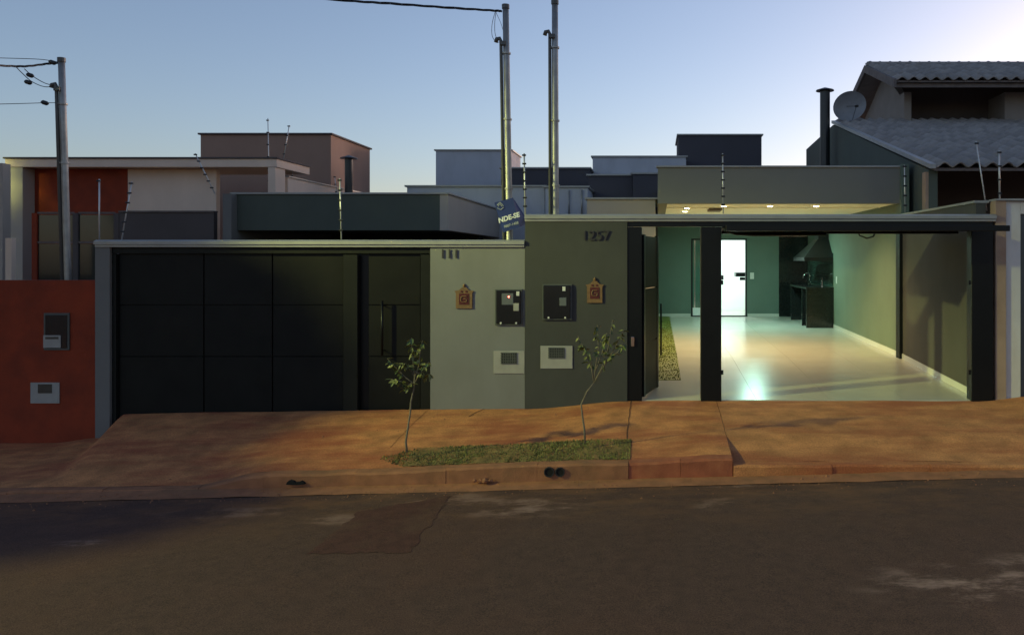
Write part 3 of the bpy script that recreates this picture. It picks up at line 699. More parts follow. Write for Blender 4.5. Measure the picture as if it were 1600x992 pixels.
B().box(LX0, LX1 - .4, 7.5, 15, -.3, zb + .045).obj('house_wall', M['green_roof'], lh)
B().box(-8.0, XL1, .18, 15, -.6, -.14).obj('yard_floor', M['kerb'], lh)
block('tank_tower', 681, 799, 236, 292, 14.0, 1.7, 'blue_grey', lh, z0=0)
block('rear_block', 783, 921, 264, 292, 11.0, 2.5, 'navy', lh, z0=0, cap=True)
block('rear_wall', 636, 851, 292.5, 340, 8.0, 2.2, 'blue_grey', lh, z0=0)
block('rear_wall', 852, 918, 293.5, 340, 7.7, 2.0, 'blue_grey', lh, z0=0)
for px in (889, 909):
    bb = B(); bb.tube([at(px, 340, 7.66), at(px, 297, 7.66)], .018, 8); bb.obj('downpipe', M['steel'], lh, smooth=True)
bw = empty('boundary_wall', (-8.0, 6, 0), 'stepped grey boundary wall beside the deep green roof', 'wall')
B().box(-8.06, -7.90, .2, 3.0, -.7, 2.22).obj('low_wall', M['post'], bw)
B().box(ax(348, 3.0), ax(361.5, 3.0), 3.0, 15, -.7, az(303, 3.0)).obj('high_wall', M['post'], bw)
bw2 = empty('party_wall', (-1.9, 6, 0), 'plastered party wall between the two lots behind the poles', 'wall')
B().box(-1.88, -1.75, .18, 14, -.6, 2.25).obj('wall', M['dark_wall'], bw2)

def flue(px, pytop, pybase, Y, w, capw, label, capz):
    p = at(px, pytop, Y); zb_ = az(pybase, Y); e = empty('chimney_flue', (p.x, Y, zb_), label, 'chimney', 'metal chimney flues')
    bb = B(); bb.tube([(p.x, Y, zb_), (p.x, Y, p.z - capz * .55)], w / 2, 18); bb.obj('shaft', M['hood'], e, smooth=False)
    bb = B(); bb.tube([(p.x, Y, p.z - capz * .62), (p.x, Y, p.z - capz * .45), (p.x, Y, p.z)], [capw / 2, capw / 2 * .95, .02], 20); bb.obj('cowl', M['hood'], e)
    for k in range(3):
        a = 2.1 * k; bb = B(); bb.tube([(p.x + w * .45 * math.cos(a), Y + w * .45 * math.sin(a), p.z - capz * 1.4), (p.x + w * .45 * math.cos(a), Y + w * .45 * math.sin(a), p.z - capz * .5)], .008, 5); bb.obj('cowl_stay', M['hood'], e)
flue(545, 243, 330, 8.1, .19, .42, 'short black chimney flue with conical cowl before the brown block', .14)
flue(1289, 137, 275, 10.3, .27, .50, 'tall black chimney flue with conical cowl beside the satellite dish', .16)

# ------------------------------------------------------------------ red house on the far left
rw2 = empty('red_wall', (-10.5, .1, -.6), 'brick-red painted street wall with a meter box', 'wall')
B().box(-16, -8.125, .01, .17, -1.1, az(438)).obj('wall', M['red_wall'], rw2)
rh = empty('red_house', (-11, 5.4, -.6), 'red and cream house under a long thin flat canopy', 'house')
YH = 5.4
B().box(ax(8, YH) - 2.2 * 0, ax(446, 5.8) + .0, YH, YH + 1.6, az(261, YH), az(248.5, YH)).obj('canopy', M['cream'], rh)
B().box(ax(8, YH) - .03, ax(446, 5.8) + .03, YH - .03, YH + 1.63, az(248.5, YH) + .001, az(246.5, YH) + .01, .003).obj('canopy_coping', M['mauve'], rh)
B().box(ax(419, YH + .02), ax(430, YH), YH + .012, YH + .45, -.6, az(261.5, YH)).obj('pillar', M['cream'], rh)
B().box(ax(9, YH), ax(34, YH), YH + .02, YH + .5, -.6, az(261.5, YH)).obj('pillar', M['grey_side'], rh)
yw = YH + .35
B().box(ax(34.5, yw), ax(199.5, yw), yw, yw + .15, -.6, az(261.5, YH)).obj('red_panel_wall', M['red_wall'], rh)
B().box(ax(200, yw), ax(338, yw), yw - .004, yw + .15, -.6, az(261.5, YH)).obj('cream_wall', M['cream'], rh)
B().box(ax(339, 9.5) - 1.5, ax(447, 9.5), 9.5, 9.65, -.6, az(262, 9.5)).obj('inner_wall', M['cream'], rh)
B().box(-8.30, -8.12, 6.0, 16.0, -.6, az(277, 6.0)).obj('side_wall', M['cream'], rh)
B().box(-8.33, -8.09, 6.0, 16.0, az(277, 6.0) + .001, az(277, 6.0) + .03).obj('side_wall_coping', M['coping'], rh)
# dark glazed screen in front of the house
YG = 3.06
B().box(ax(186, YG), ax(334, YG), YG, YG + .12, -.6, az(332, YG)).obj('screen_wall', M['mauve'], rh)
B().box(ax(186, YG), ax(334, YG), YG - .02, YG + .14, az(332, YG) + .001, az(332, YG) + .03).obj('screen_coping', M['timber'], rh)
gs = empty('glazed_screen', (ax(118, YG), YG, -.6), 'dark glazed screen with red posts behind the leaning pole', 'screen')
for px in (54, 118, 182): B().box(ax(px - 4, YG), ax(px + 4, YG), YG - .01, YG + .08, -.6, az(333, YG)).obj('post', M['red_wall'] if px == 54 else M['mauve'], gs)
for k, (a, c) in enumerate(((58.5, 113.5), (122.5, 177.5))):
    for (t0, t1) in ((336, 377), (381, 440)):
        B().box(ax(a, YG), ax(c, YG), YG + .02, YG + .03, az(t1, YG), az(t0, YG)).obj('pane', M['glassd'], gs)
    for py in (332.5, 378.5): B().box(ax(a, YG), ax(c, YG), YG, YG + .05, az(py + 1.8, YG), az(py - 1.2, YG)).obj('rail', M['timber'], gs)
# white post at the far left edge and a yellow-lit strip
wp = B(); wp.box(ax(-14, 4), ax(4, 4), 4.0, 4.2, -.6, az(255, 4), .004)
tag(wp.obj('white_post', M['grey_side']), 'white post cut by the left edge of the picture', 'post')
yp = B(); yp.box(ax(8, 2.0), ax(18, 2.0), 2.0, 2.1, -.6, az(372, 2.0), .004)
tag(yp.obj('pale_post', M['cream']), 'short pale yellowish post rising behind the red wall', 'post')
# brown tower
bt_ = empty('brown_house', (-10, 8.75, -.6), 'tall brown flat-roofed block behind the cream canopy', 'house')
block('wall', 313.5, 517, 211, 300, 8.75, 2.75, 'brown', bt_, z0=-.6, capm='mauve')

# ------------------------------------------------------------------ house with tiled roofs on the right
nh = empty('tiled_roof_house', (8, 2.8, 0), 'old house with two grey clay-tiled roofs above the carport', 'house')
EY, EZ, RY, RZ = 2.75, az(262, 2.75), 10.7, az(192, 10.7)
NX = 4.93; NX1 = 11.2
slope = (RZ - EZ) / (RY - EY)
bb = B(); bb.prism([(EY + .15, -.3), (RY + 4, -.3), (RY + 4, RZ - .2), (RY, RZ - .06), (EY + .15, EZ - .03)], 'x', NX, NX + .16); bb.obj('side_wall', M['green_roof'], nh)
bb = B(); bb.prism([(EY - .05, EZ - .02), (RY, RZ - .02), (RY, RZ + .06), (EY - .05, EZ + .06)], 'x', NX - .05, NX + .06); bb.obj('barge_flashing', M['coping'], nh)
B().box(NX + .161, NX1, 6.3, 6.45, -.3, 4.3).obj('veranda_wall', M['mauve'], nh)
B().box(ax(1445, EY + .2), ax(1455, EY + .2), EY + .16, EY + .34, 0, EZ - .06).obj('corner_post', M['pink'], nh)
lr = B(); lr.hexa([(NX + .062, EY, EZ - .06), (NX1, EY, EZ - .06), (NX1, RY, RZ - .06), (NX + .062, RY, RZ - .06), (NX + .062, EY, EZ - .01), (NX1, EY, EZ - .01), (NX1, RY, RZ - .01), (NX + .062, RY, RZ - .01)])
lower = lr.obj('lower_roof', M['timber'], nh)
def tile_mesh(name, w, l, amp, m):
    verts = []; faces = []; n = 10; th = .03
    for e_ in (0, 1):
        for zoff in (0, th):
            for i in range(n + 1):
                u = i / n; z = amp * (.5 - .5 * math.cos(6.2832 * u)) * (1.0 if e_ == 0 else .88)
                verts.append(((u - .5) * w, e_ * l, z + zoff))
    r = lambda e_, s, i: e_ * 2 * (n + 1) + s * (n + 1) + i
    for i in range(n):
        faces += [(r(0,1,i), r(0,1,i+1), r(1,1,i+1), r(1,1,i)), (r(0,0,i+1), r(0,0,i), r(1,0,i), r(1,0,i+1)), (r(0,0,i), r(0,0,i+1), r(0,1,i+1), r(0,1,i))]
    me = bpy.data.meshes.new(name); me.from_pydata(verts, [], faces); me.materials.append(m)
    for p in me.polygons: p.use_smooth = True
    return me
def tile_roof(roof, x0, x1, ey, ez, ry, rz, w, l, visible_px, budget, mats):
    ang = math.atan2(rz - ez, ry - ey); L = math.hypot(rz - ez, ry - ey); rows = int(L / l) + 1; cols = int((x1 - x0) / w)
    ms = [tile_mesh('roof_tile', w * 1.04, l * 1.16, .085, m) for m in mats]
    rest = []; k = 0
    for j in range(rows):
        s = j * l - .06
        for i in range(cols):
            c = Vector((x0 + (i + .5) * w, ey + s * math.cos(ang), ez + s * math.sin(ang) + .004))
            px = VX + c.x / (c.y - CAMY) * FPX
            rot = (ang + .035 + rnd.uniform(-.012, .012), rnd.uniform(-.02, .02), rnd.uniform(-.02, .02))
            if px < visible_px and k < budget:
                piece('roof_tile', rnd.choice(ms), None, roof, c + Vector((rnd.uniform(-.006, .006), rnd.uniform(-.012, .012), 0)), rot); k += 1
            else: rest.append((c, rot))
    if rest:
        bb = B()
        for c, rot in rest:
            mm = Matrix.Translation(c) @ Matrix.Rotation(rot[0], 4, 'X')
            tmp = ms[0]; vs = [bb.bm.verts.new(mm @ v.co) for v in tmp.vertices]
            for p in tmp.polygons: bb.bm.faces.new([vs[q] for q in p.vertices])
        o = bb.obj('roof_tiles', mats[0], roof, smooth=True); o['kind'] = 'stuff'
    return k
nt_ = tile_roof(lower, NX + .07, NX1, EY, EZ, RY, RZ, .285, .44, 1625, 300, [M['tiles'], M['tiles2']])
# upper storey
UE, UEZ, UR = 9.5, az(126, 9.5), 12.4; UX = ax(1400, 9.5); URZ = az(104, 12.4)
ur = B(); ur.hexa([(UX, UE, UEZ - .05), (13, UE, UEZ - .05), (13, UR, URZ - .05), (UX, UR, URZ - .05), (UX, UE, UEZ), (13, UE, UEZ), (13, UR, URZ), (UX, UR, URZ)])
upper = ur.obj('upper_roof', M['timber'], nh)
tile_roof(upper, UX, 12.8, UE, UEZ, UR, URZ, .30, .42, 1625, 300, [M['tiles'], M['tiles2']])
bb = B(); bb.hexa([(UX, UR + .002, URZ - .05), (13, UR + .002, URZ - .05), (13, UR + 3.2, UEZ - .05), (UX, UR + 3.2, UEZ - .05), (UX, UR + .002, URZ), (13, UR + .002, URZ), (13, UR + 3.2, UEZ), (UX, UR + 3.2, UEZ)]); bb.obj('upper_roof_rear', M['tiles'], nh)
bb = B(); bb.prism([(UE - .06, UEZ - .19), (UR, URZ - .19), (UR + 3.2, UEZ - .19), (UR + 3.2, UEZ + .03), (UR, URZ + .03), (UE - .06, UEZ + .03)], 'x', UX - .08, UX - .003); bb.obj('barge_board', M['timber'], nh)
B().box(UX, 13, UE + .1, UE + .16, UEZ - .16, UEZ - .052).obj('eave_board', M['timber'], nh)
bb = B(); bb.tube([(UX, UR, URZ + .05), (13, UR, URZ + .05)], .09, 10); bb.obj('ridge_tiles', M['tiles'], nh, smooth=True)
ux0 = 6.85; uz = RZ - .3
B().box(ux0, ux0 + .2, 10.5, 15, uz, UEZ - .1).obj('upper_side_wall', M['dim_wall'], nh)
bb = B(); bb.prism([(10.9, UEZ - .1), (14.6, UEZ - .1), (UR, URZ - .2)], 'x', ux0, ux0 + .2); bb.obj('gable', M['dim_wall'], nh)
B().box(ux0 + .201, 13, 11.6, 11.75, uz, URZ - .6).obj('upper_back_wall', M['mauve'], nh)
B().box(ax(1570, 10.5), 12, 10.5, 11.59, uz, UEZ - .1).obj('upper_front_wall', M['dim_wall'], nh)
B().box(ux0 + .2, 13, 10.55, 11.59, uz - .1, uz + .05).obj('balcony_floor', M['grey_side'], nh)
B().box(NX + .17, 13, RY + .01, 15, RZ - .4, RZ - .12).obj('flat_slab', M['grey_side'], nh)
# its street wall
nw = empty('neighbour_wall', (5.2, .1, .05), 'stained white street wall with raw mortar pillar at right edge', 'wall')
B().box(4.905, ax(1572), .0, .2, -.5, az(314)).obj('pillar', M['pink'], nw)
B().box(ax(1572) + .003, ax(1596), .03, .2, -.5, az(315)).obj('wall', M['white'], nw)
B().box(ax(1596) + .003, 8, .06, .12, -.5, az(335)).obj('gate_leaf', M['rim'], nw)
B().box(ax(1596) + .003, 8, .03, .2, az(334), az(315)).obj('lintel', M['white'], nw)
B().box(4.9, 8, -.03, .23, az(314) + .002, az(314) + .03).obj('coping', M['coping'], nw)

# satellite dish
dc = at(1328, 166, 10.2)
ds = empty('satellite_dish', (dc.x, dc.y, RZ), 'grey mesh satellite dish on the ridge beside the tall flue', 'satellite dish')
bb = B(); rings = []; nn = 28; a_, b_ = .53, .40
rot = Matrix.Rotation(R(-12), 4, 'Y') @ Matrix.Rotation(R(12), 4, 'X') @ Matrix.Rotation(R(18), 4, 'Z')
for thick in (0, .012):
    c0 = bb.bm.verts.new(dc + rot @ Vector((0, .16 + thick, 0))); prev = None
    for q in range(1, 7):
        s = q / 6; ring = [bb.bm.verts.new(dc + rot @ Vector((a_ * s * math.cos(6.2832*k/nn), .16 * (1 - s * s) + thick, b_ * s * math.sin(6.2832*k/nn)))) for k in range(nn)]
        for k in range(nn):
            if prev is None: bb.bm.faces.new((c0, ring[k], ring[(k+1) % nn]))
            else: bb.bm.faces.new((prev[k], ring[k], ring[(k+1) % nn], prev[(k+1) % nn]))
        prev = ring
    rings.append(prev)
for k in range(nn): bb.bm.faces.new((rings[0][k], rings[0][(k+1) % nn], rings[1][(k+1) % nn], rings[1][k]))
bb.obj('reflector', M['dish'], ds)
bb = B(); bb.tube([dc + rot @ Vector((0, .15, 0)), dc + rot @ Vector((0, -.30, -.02))], .009, 6); bb.tube([dc + rot @ Vector((-.0, -.02, -.38)), dc + rot @ Vector((0, -.30, -.02))], .007, 6); bb.obj('feed_arm', M['hood'], ds)
bb = B(); bb.tube([dc + rot @ Vector((0, -.27, -.02)), dc + rot @ Vector((0, -.36, -.02))], .035, 10); bb.obj('feed_horn', M['hood'], ds)
bb = B(); bb.tube([(dc.x, dc.y + .22, RZ - .25), (dc.x, dc.y + .22, dc.z)], .025, 8); bb.tube([(dc.x, dc.y + .22, dc.z - .02), dc + Vector((0, .16, 0))], .02, 6); bb.obj('mast', M['steel'], ds)

# ------------------------------------------------------------------ steel entry poles, conduits, wires
def entry_pole(pxb, pyb, pxt, pyt, zbase, Y, r, cpx, cpyt, label, bands, conduit=True):
    t = at(pxt, pyt, Y); bo = at(pxb, pyb, Y); d = (bo - t); k = (zbase - t.z) / d.z; base = t + d * k
    e = empty('steel_pole', base, label, 'pole', 'steel service poles')
    n = 14; rr = [lerp(r * 1.08, r * .92, i / 6) for i in range(7)]
    bb = B(); bb.tube([base.lerp(t, i / 6) for i in range(7)], rr, n); bb.obj('shaft', M['steel'], e, smooth=True)
    ax_ = (t - base).normalized()
    bb = B(); bb.tube([t - ax_ * .05, t + ax_ * .012], r * 1.12, n); bb.obj('cap', M['conduit'], e)
    for py in bands:
        s = (t.z - az(py, Y)) / (t.z - base.z); c = t.lerp(base, s); bb = B(); bb.tube([c - ax_ * .012, c + ax_ * .012], r * 1.22 + .004, n); bb.obj('strap', M['steel'], e)
    if conduit:
        ct_ = at(cpx, cpyt, Y); off = -(r + .024)
        def cp(z): s = (t.z - z) / (t.z - base.z); return t.lerp(base, s) + Vector((off, -.02, 0))
        bb = B(); bb.tube([cp(base.z), cp(ct_.z - .1), cp(ct_.z - .02), cp(ct_.z) + Vector((-.02, 0, .02)), cp(ct_.z) + Vector((-.06, 0, .01)), cp(ct_.z) + Vector((-.075, 0, -.04))], [.025, .025, .025, .029, .031, .031], 10)
        bb.obj('conduit', M['conduit'], e, smooth=True)
        bb = B(); c = cp(ct_.z - .06) + Vector((.03, -.02, 0)); bb.box(c.x - .04, c.x + .05, c.y - .035, c.y + .035, c.z - .03, c.z + .03, .004); bb.obj('bracket', M['conduit'], e)
    return e
YP = .33
entry_pole(796, 372, 790, 9, -.2, YP, .050, 783, 63, 'steel pole carrying the blue sale sign and a service wire', (84, 187, 295))
entry_pole(868, 335, 867, 2, -.1, YP, .050, 859, 52, 'steel pole without wires rising behind the olive wall', (75, 189, 290))
entry_pole(106, 430, 96, 92, -.6, YP, .048, 88, 134, 'leaning steel pole behind the brick-red wall', (163, 255))
def wire(pts, r, label, name='service_wire', cat='wire', twist=True):
    # a sagging catenary through the given points
    P_ = [Vector(p) for p in pts]; out = []
    for i in range(len(P_) - 1):
        p0 = P_[max(i-1, 0)]; p1 = P_[i]; p2 = P_[i+1]; p3 = P_[min(i+2, len(P_)-1)]
        for k in range(10):
            t = k / 10; out.append(.5 * ((2*p1) + (-p0+p2)*t + (2*p0-5*p1+4*p2-p3)*t*t + (-p0+3*p1-3*p2+p3)*t**3))
    out.append(P_[-1])
    bb = B()
    if twist:
        for ph in (0, 2.09, 4.19):
            bb.tube([p + Vector((0, r * math.cos(ph + i * .55), r * math.sin(ph + i * .55))) for i, p in enumerate(out)], r * .8, 5)
    else: bb.tube(out, r, 6)
    o = bb.obj(name, M['cable'], smooth=True)
    tag(o, label, cat); return o
wire([at(784, 18, YP), at(770, 17, YP), at(700, 12.5, -.05), at(610, 6, -.5), at(525, 0, -.9), at(300, -22, -1.6), at(-60, -80, -2.3)], .011, 'black twisted service wire running from the sign pole to upper left')
wire([at(774, 18, YP), at(769, 38, YP), at(769, 56, YP), at(775, 66, YP), at(781, 66, YP)], .004, 'outer thin drip loop of wire beside the sign pole top', twist=False)
wire([at(775, 18, YP), at(773, 38, YP), at(774, 55, YP), at(779, 64, YP)], .004, 'inner thin drip loop of wire beside the sign pole top', twist=False)
wire([at(775, 20, YP), at(783, 38, YP), at(787, 52, YP)], .0035, 'short slanting wire from cable end to the sign pole', twist=False)
wire([at(93, 99, YP), at(75, 100, YP), at(40, 104, YP - .3), at(0, 103, YP - .7), at(-80, 100, -1.4)], .010, 'thick twisted cable leaving the leaning pole top leftward')
wire([at(90, 97, YP), at(60, 93, YP - .1), at(0, 91, YP - .6), at(-80, 88, -1.3)], .005, 'thin upper wire leaving the leaning pole top leftward', twist=False)
wire([at(90, 134, YP), at(70, 136, YP), at(50, 128, YP), at(36, 116, YP), at(26, 106, YP - .2)], .006, 'lower drip loop of wire at the leaning pole', twist=False)
wire([at(90, 134, YP), at(72, 131, YP), at(52, 120, YP), at(38, 108, YP - .1)], .006, 'upper drip loop of wire at the leaning pole', twist=False)
wire([at(92, 161, YP), at(72, 161, YP), at(40, 162, YP - .3), at(0, 163, YP - .6), at(-80, 165, -1.4)], .005, 'thin lower telephone wire at the leaning pole', twist=False)
for i, (px, py) in enumerate(((47, 118), (44, 129), (70, 161), (82, 98))):
    c = at(px, py, YP - .02); bb = B(); bb.tube([c + Vector((-.055, 0, .012)), c + Vector((-.03, 0, .01)), c + Vector((.03, 0, -.01)), c + Vector((.055, 0, -.012))], [.012, .032, .032, .012], 8)
    tag(bb.obj('wire_connector', M['insul'], smooth=True), ['upper black connector on the drip loops of the leaning pole', 'lower black connector on the drip loops of the leaning pole',
        'black clamp on the lower telephone wire near the leaning pole', 'black clamp at the top of the leaning pole'][i], 'connector', 'wire connectors')

# sale sign
sg = empty('sale_sign', at(795, 362, .22), 'tilted navy sale sign with white letters tied to the steel pole', 'sign')
def face(pts, th, name, m):
    p = [Vector(q) for q in pts]; n_ = (p[1] - p[0]).cross(p[3] - p[0]).normalized() * th
    bb = B(); bb.hexa([tuple(q) for q in p] + [tuple(q + n_) for q in p]); return bb.obj(name, m, sg)
Ys = .20
face([at(786, 363.5, Ys), at(812.5, 355, Ys), at(801, 309, Ys), at(772.5, 317, Ys)], -.006, 'board', M['sign'])
face([at(812.7, 355, Ys), at(821, 351, Ys + .16), at(820, 337, Ys + .16), at(801.3, 309, Ys + .0)], -.006, 'folded_edge', M['sign'])
tilt = math.atan2(8.6, 28)
def st(body, px, py, size, m, nm, bold=.0):
    text_obj(nm, body, size, .0015, m, sg, at(px, py, Ys - .0085), (R(90), -tilt, 0), bold, shear=.15)
st('NDE-SE', 795, 340.5, .098, M['signwhite'], 'lettering', .0035)
st('9807-1408', 798.5, 351.5, .052, M['signgrey'], 'phone_number', .001)
bb = B(); c = at(781.5, 322, Ys - .0085)
for (a, b2) in (((-.045, .01), (0, .055)), ((0, .055), (.05, .0)), ((-.03, -.005), (.0, .03)), ((0, .03), (.03, -.01)), ((-.045, -.03), (.01, -.055)), ((.01, -.055), (.055, -.02))):
    bb.tube([c + Vector((a[0], 0, a[1])), c + Vector((b2[0], 0, b2[1]))], .0055, 5)
bb.obj('house_emblem', M['signgrey'], sg)

# ------------------------------------------------------------------ electric fence rods
def rod(x0, y0, x1, y1, Y, label, n=5, r=.009, ins=True, lean=0.0):
    a, c = at(x0, y0, Y), at(x1, y1, Y + lean); e = empty('fence_rod', c, label, 'fence rod', 'electric fence rods')
    bb = B(); bb.tube([c, a], r, 7); bb.obj('rod', M['rod'], e, smooth=True)
    if ins:
        for k in range(n):
            p = a.lerp(c, .03 + .82 * k / max(1, n - 1)); bb = B(); bb.tube([p + Vector((-.028, -.012, 0)), p + Vector((.028, -.012, 0))], [.013, .013], 7); bb.obj('insulator', M['insul'], e)
rod(155, 280, 155, 378, .1, 'short bare rod at the left end of the gate coping', 1, .011)
rod(206, 284, 190, 376, .1, 'leaning fence rod on the gate coping near the grey pillar', 6)
rod(531, 279, 533.5, 374, .1, 'fence rod on the gate coping before the green roof', 6)
rod(819, 240, 821, 337, .1, 'fence rod rising beside the blue sale sign', 7, .012)
rod(1129, 240, 1130, 334, .1, 'fence rod before the fascia of the lit carport', 7)
rod(1413, 258, 1414, 332, .3, 'faint fence rod at the right end of the carport fascia', 5, .007)
rod(1525, 221, 1542, 330, .4, 'leaning pale fence rod before the lower tiled roof', 2, .009)
rod(1561, 236, 1562, 314, .1, 'upright fence rod on the raw mortar pillar', 4, .012)
rod(305, 240, 336, 303, 3.0, 'fence rod leaning right on the stepped boundary wall', 6)
rod(418.5, 185, 421, 300, 5.6, 'taller fence rod at the end of the cream canopy', 6)
rod(452, 196, 443, 249, 5.7, 'shorter leaning fence rod at the end of the cream canopy', 4)
rod(457, 264, 456.5, 300, 6.4, 'small fence rod behind the end of the cream canopy', 4)
rod(523, 276, 526, 304, 8.0, 'small distant fence rod beside the short flue', 3)

# ------------------------------------------------------------------ wall fittings
def meter_box(px0, px1, py0, py1, label, Y, led, tagpos, ctr):
    x0, x1, z0, z1 = ax(px0), ax(px1), az(py1), az(py0); e = empty('meter_box', ((x0 + x1) / 2, Y, z0), label, 'meter box', 'electricity meter boxes')
    fr = .02
    bb = B(); bb.box(x0, x1, Y - .03, Y - .001, z0, z0 + fr, .003); bb.box(x0, x1, Y - .03, Y - .001, z1 - fr, z1, .003)
    bb.box(x0, x0 + fr, Y - .03, Y - .001, z0 + fr, z1 - fr, .003); bb.box(x1 - fr, x1, Y - .03, Y - .001, z0 + fr, z1 - fr, .003); bb.obj('rim', M['rim'], e)
    B().box(x0 + fr, x1 - fr, Y - .045, Y - .002, z0 + fr, z1 - fr, .008).obj('cover', M['meter'], e)
    tx, tz = ax(tagpos[0]), az(tagpos[1]); B().box(tx - .022, tx + .022, Y - .05, Y - .0455, tz - .032, tz + .032, .001).obj('white_tag', M['plastic'], e)
    cx, cz, cw, ch = ax(ctr[0]), az(ctr[1]), ctr[2], ctr[3]; B().box(cx - cw, cx + cw, Y - .052, Y - .0455, cz - ch, cz + ch, .003).obj('reading_window', M['meter_in'] if not led else M['dirtywhite'], e)
    for fx in (.22, .78):
        bx_ = lerp(x0, x1, fx); bb = B(); bb.tube([(bx_, Y - .055, z0 + .035), (bx_, Y - .03, z0 + .035)], .014, 10); bb.obj('screw', M['plastic'], e)
    if led:
        B().box(ax(785), ax(803), Y - .05, Y - .0455, az(476), az(458), .002).obj('meter_face', M['meter_in'], e)
        bb = B(); bb.tube([(ax(796), Y - .058, az(463.5)), (ax(796), Y - .0505, az(463.5))], .012, 10); bb.obj('red_indicator', M['led_red'], e)
meter_box(774, 817, 452, 508, 'dark meter box with a small red light on the pale wall', 0, True, (810, 458.5), (807.5, 479.5, .04, .055))
meter_box(848, 894, 444, 499.5, 'dark meter box on the olive wall beside its ornament', -.02, False, (882, 451), (880.5, 471, .05, .06))
def plate(px0, px1, py0, py1, gx0, gx1, gy0, gy1, label, Y):
    x0, x1, z0, z1 = ax(px0), ax(px1), az(py1), az(py0); e = empty('water_meter_plate', ((x0 + x1) / 2, Y, z0), label, 'cover plate', 'water meter covers')
    B().box(x0, x1, Y - .012, Y - .001, z0, z1, .003).obj('plate', M['dirtywhite'], e)
    a, c, d, f = ax(gx0), ax(gx1), az(gy1), az(gy0)
    B().box(a, c, Y - .0135, Y - .0125, d, f).obj('grille_void', M['hole'], e)
    for k in range(9): xx = lerp(a, c, (k + .5) / 9); B().box(xx - .007, xx + .007, Y - .022, Y - .0138, d, f).obj('grille_bar', M['rim'], e)
    for k in range(5): zz = lerp(d, f, k / 4); B().box(a - .004, c + .004, Y - .0255, Y - .0222, zz - .005, zz + .005).obj('grille_crossbar', M['rim'], e)
plate(771.5, 820, 548, 583.5, 783, 808, 551, 567.5, 'white plate with small grille low on the pale wall', 0)
plate(845, 895, 540, 575.5, 857.5, 882.5, 543, 558.5, 'white plate with small grille low on the olive wall', -.02)
def plaque(pxc, pyt, pyb, label, Y, wpx=29):
    x, zt_, zb_ = ax(pxc), az(pyt), az(pyb); w = wpx / 108 / 2; H = zt_ - zb_; e = empty('wall_plaque', (x, Y, zb_), label, 'plaque', 'ornate wall plaques')
    bb = B(); bb.prism([(x - w * .85, zb_), (x + w * .85, zb_), (x + w * .85, zb_ + H * .62), (x + w, zb_ + H * .70), (x + w * .5, zb_ + H * .74), (x + w * .25, zb_ + H * .84), (x, zb_ + H * .88), (x - w * .25, zb_ + H * .84), (x - w * .5, zb_ + H * .74), (x - w, zb_ + H * .70), (x - w * .85, zb_ + H * .62)], 'y', Y - .02, Y - .001); bb.obj('frame', M['plaque'], e)
    B().box(x - w * .52, x + w * .52, Y - .026, Y - .0205, zb_ + H * .16, zb_ + H * .60, .002).obj('enamel', M['plaque_red'], e)
    bb = B(); c = Vector((x, Y - .029, zb_ + H * .38)); q = w * .30
    bb.tube([c + Vector((q, 0, q)), c + Vector((-q * .6, 0, q)), c + Vector((-q, 0, q * .4)), c + Vector((-q, 0, -q * .7)), c + Vector((-q * .5, 0, -q)), c + Vector((q * .8, 0, -q)), c + Vector((q, 0, -q * .3)), c + Vector((q * .6, 0, q * .15)), c + Vector((-q * .2, 0, .0))], .008, 6); bb.obj('swirl', M['plaque'], e)
    bb = B(); bb.tube([(x, Y - .012, zb_ + H * .86), (x, Y - .012, zb_ + H * .92), (x, Y - .012, zb_ + H)], [.016, .022, .003], 8); bb.obj('finial', M['plaque'], e)
    for s in (-1, 1): bb = B(); bb.tube([(x + s * w * .25, Y - .026, zb_ + H * .68), (x + s * w * .25, Y - .021, zb_ + H * .68)], .016, 8); bb.obj('boss', M['plaque_red'], e)
plaque(725.5, 443, 482, 'gilt and dark red plaque on the pale wall', 0, 30)
plaque(929.5, 433, 473, 'gilt and dark red plaque on the olive wall', -.02, 28)
n1 = empty('house_number', (ax(702), 0, az(404)), 'metal house number 111 at top of the pale wall', 'house number')
for i, ch in enumerate('111'): text_obj('digit', ch, .185, .005, M['digit'], n1, (ax(692 + i * 10.5), -.014, az(397.5)), bold=.0)
n2 = empty('house_number', (ax(931), 0, az(378)), 'metal house number 1257 at top of the olive wall', 'house number')
for i, ch in enumerate('1257'): text_obj('digit', ch, .20, .006, M['digit'], n2, (ax(914 + i * 11.2), -.032, az(369)), bold=.0)
# red wall fittings
e = empty('meter_box', (ax(89), 0, az(546)), 'dark recessed meter box with pale label on the red wall', 'meter box', 'electricity meter boxes')
B().box(ax(69), ax(109), -.012, .009, az(547), az(489), .004).obj('rim', M['rim'], e)
B().box(ax(72), ax(106), -.02, -.0125, az(544), az(492), .004).obj('cover', M['meter'], e)
B().box(ax(70), ax(97), -.032, -.0205, az(543), az(523.5), .002).obj('label_plate', M['dirtywhite'], e)
B().box(ax(73.5), ax(94), -.034, -.0325, az(529.5), az(526)).obj('label_print', M['digit'], e)
e = empty('water_meter_plate', (ax(70), 0, az(630)), 'grey plate with dark opening low on the red wall', 'cover plate', 'water meter covers')
B().box(ax(48), ax(93), -.008, .009, az(630), az(597.5), .003).obj('plate', M['dirtywhite'], e)
B().box(ax(60), ax(82), -.012, -.0085, az(614), az(600), .001).obj('grille_void', M['digit'], e)

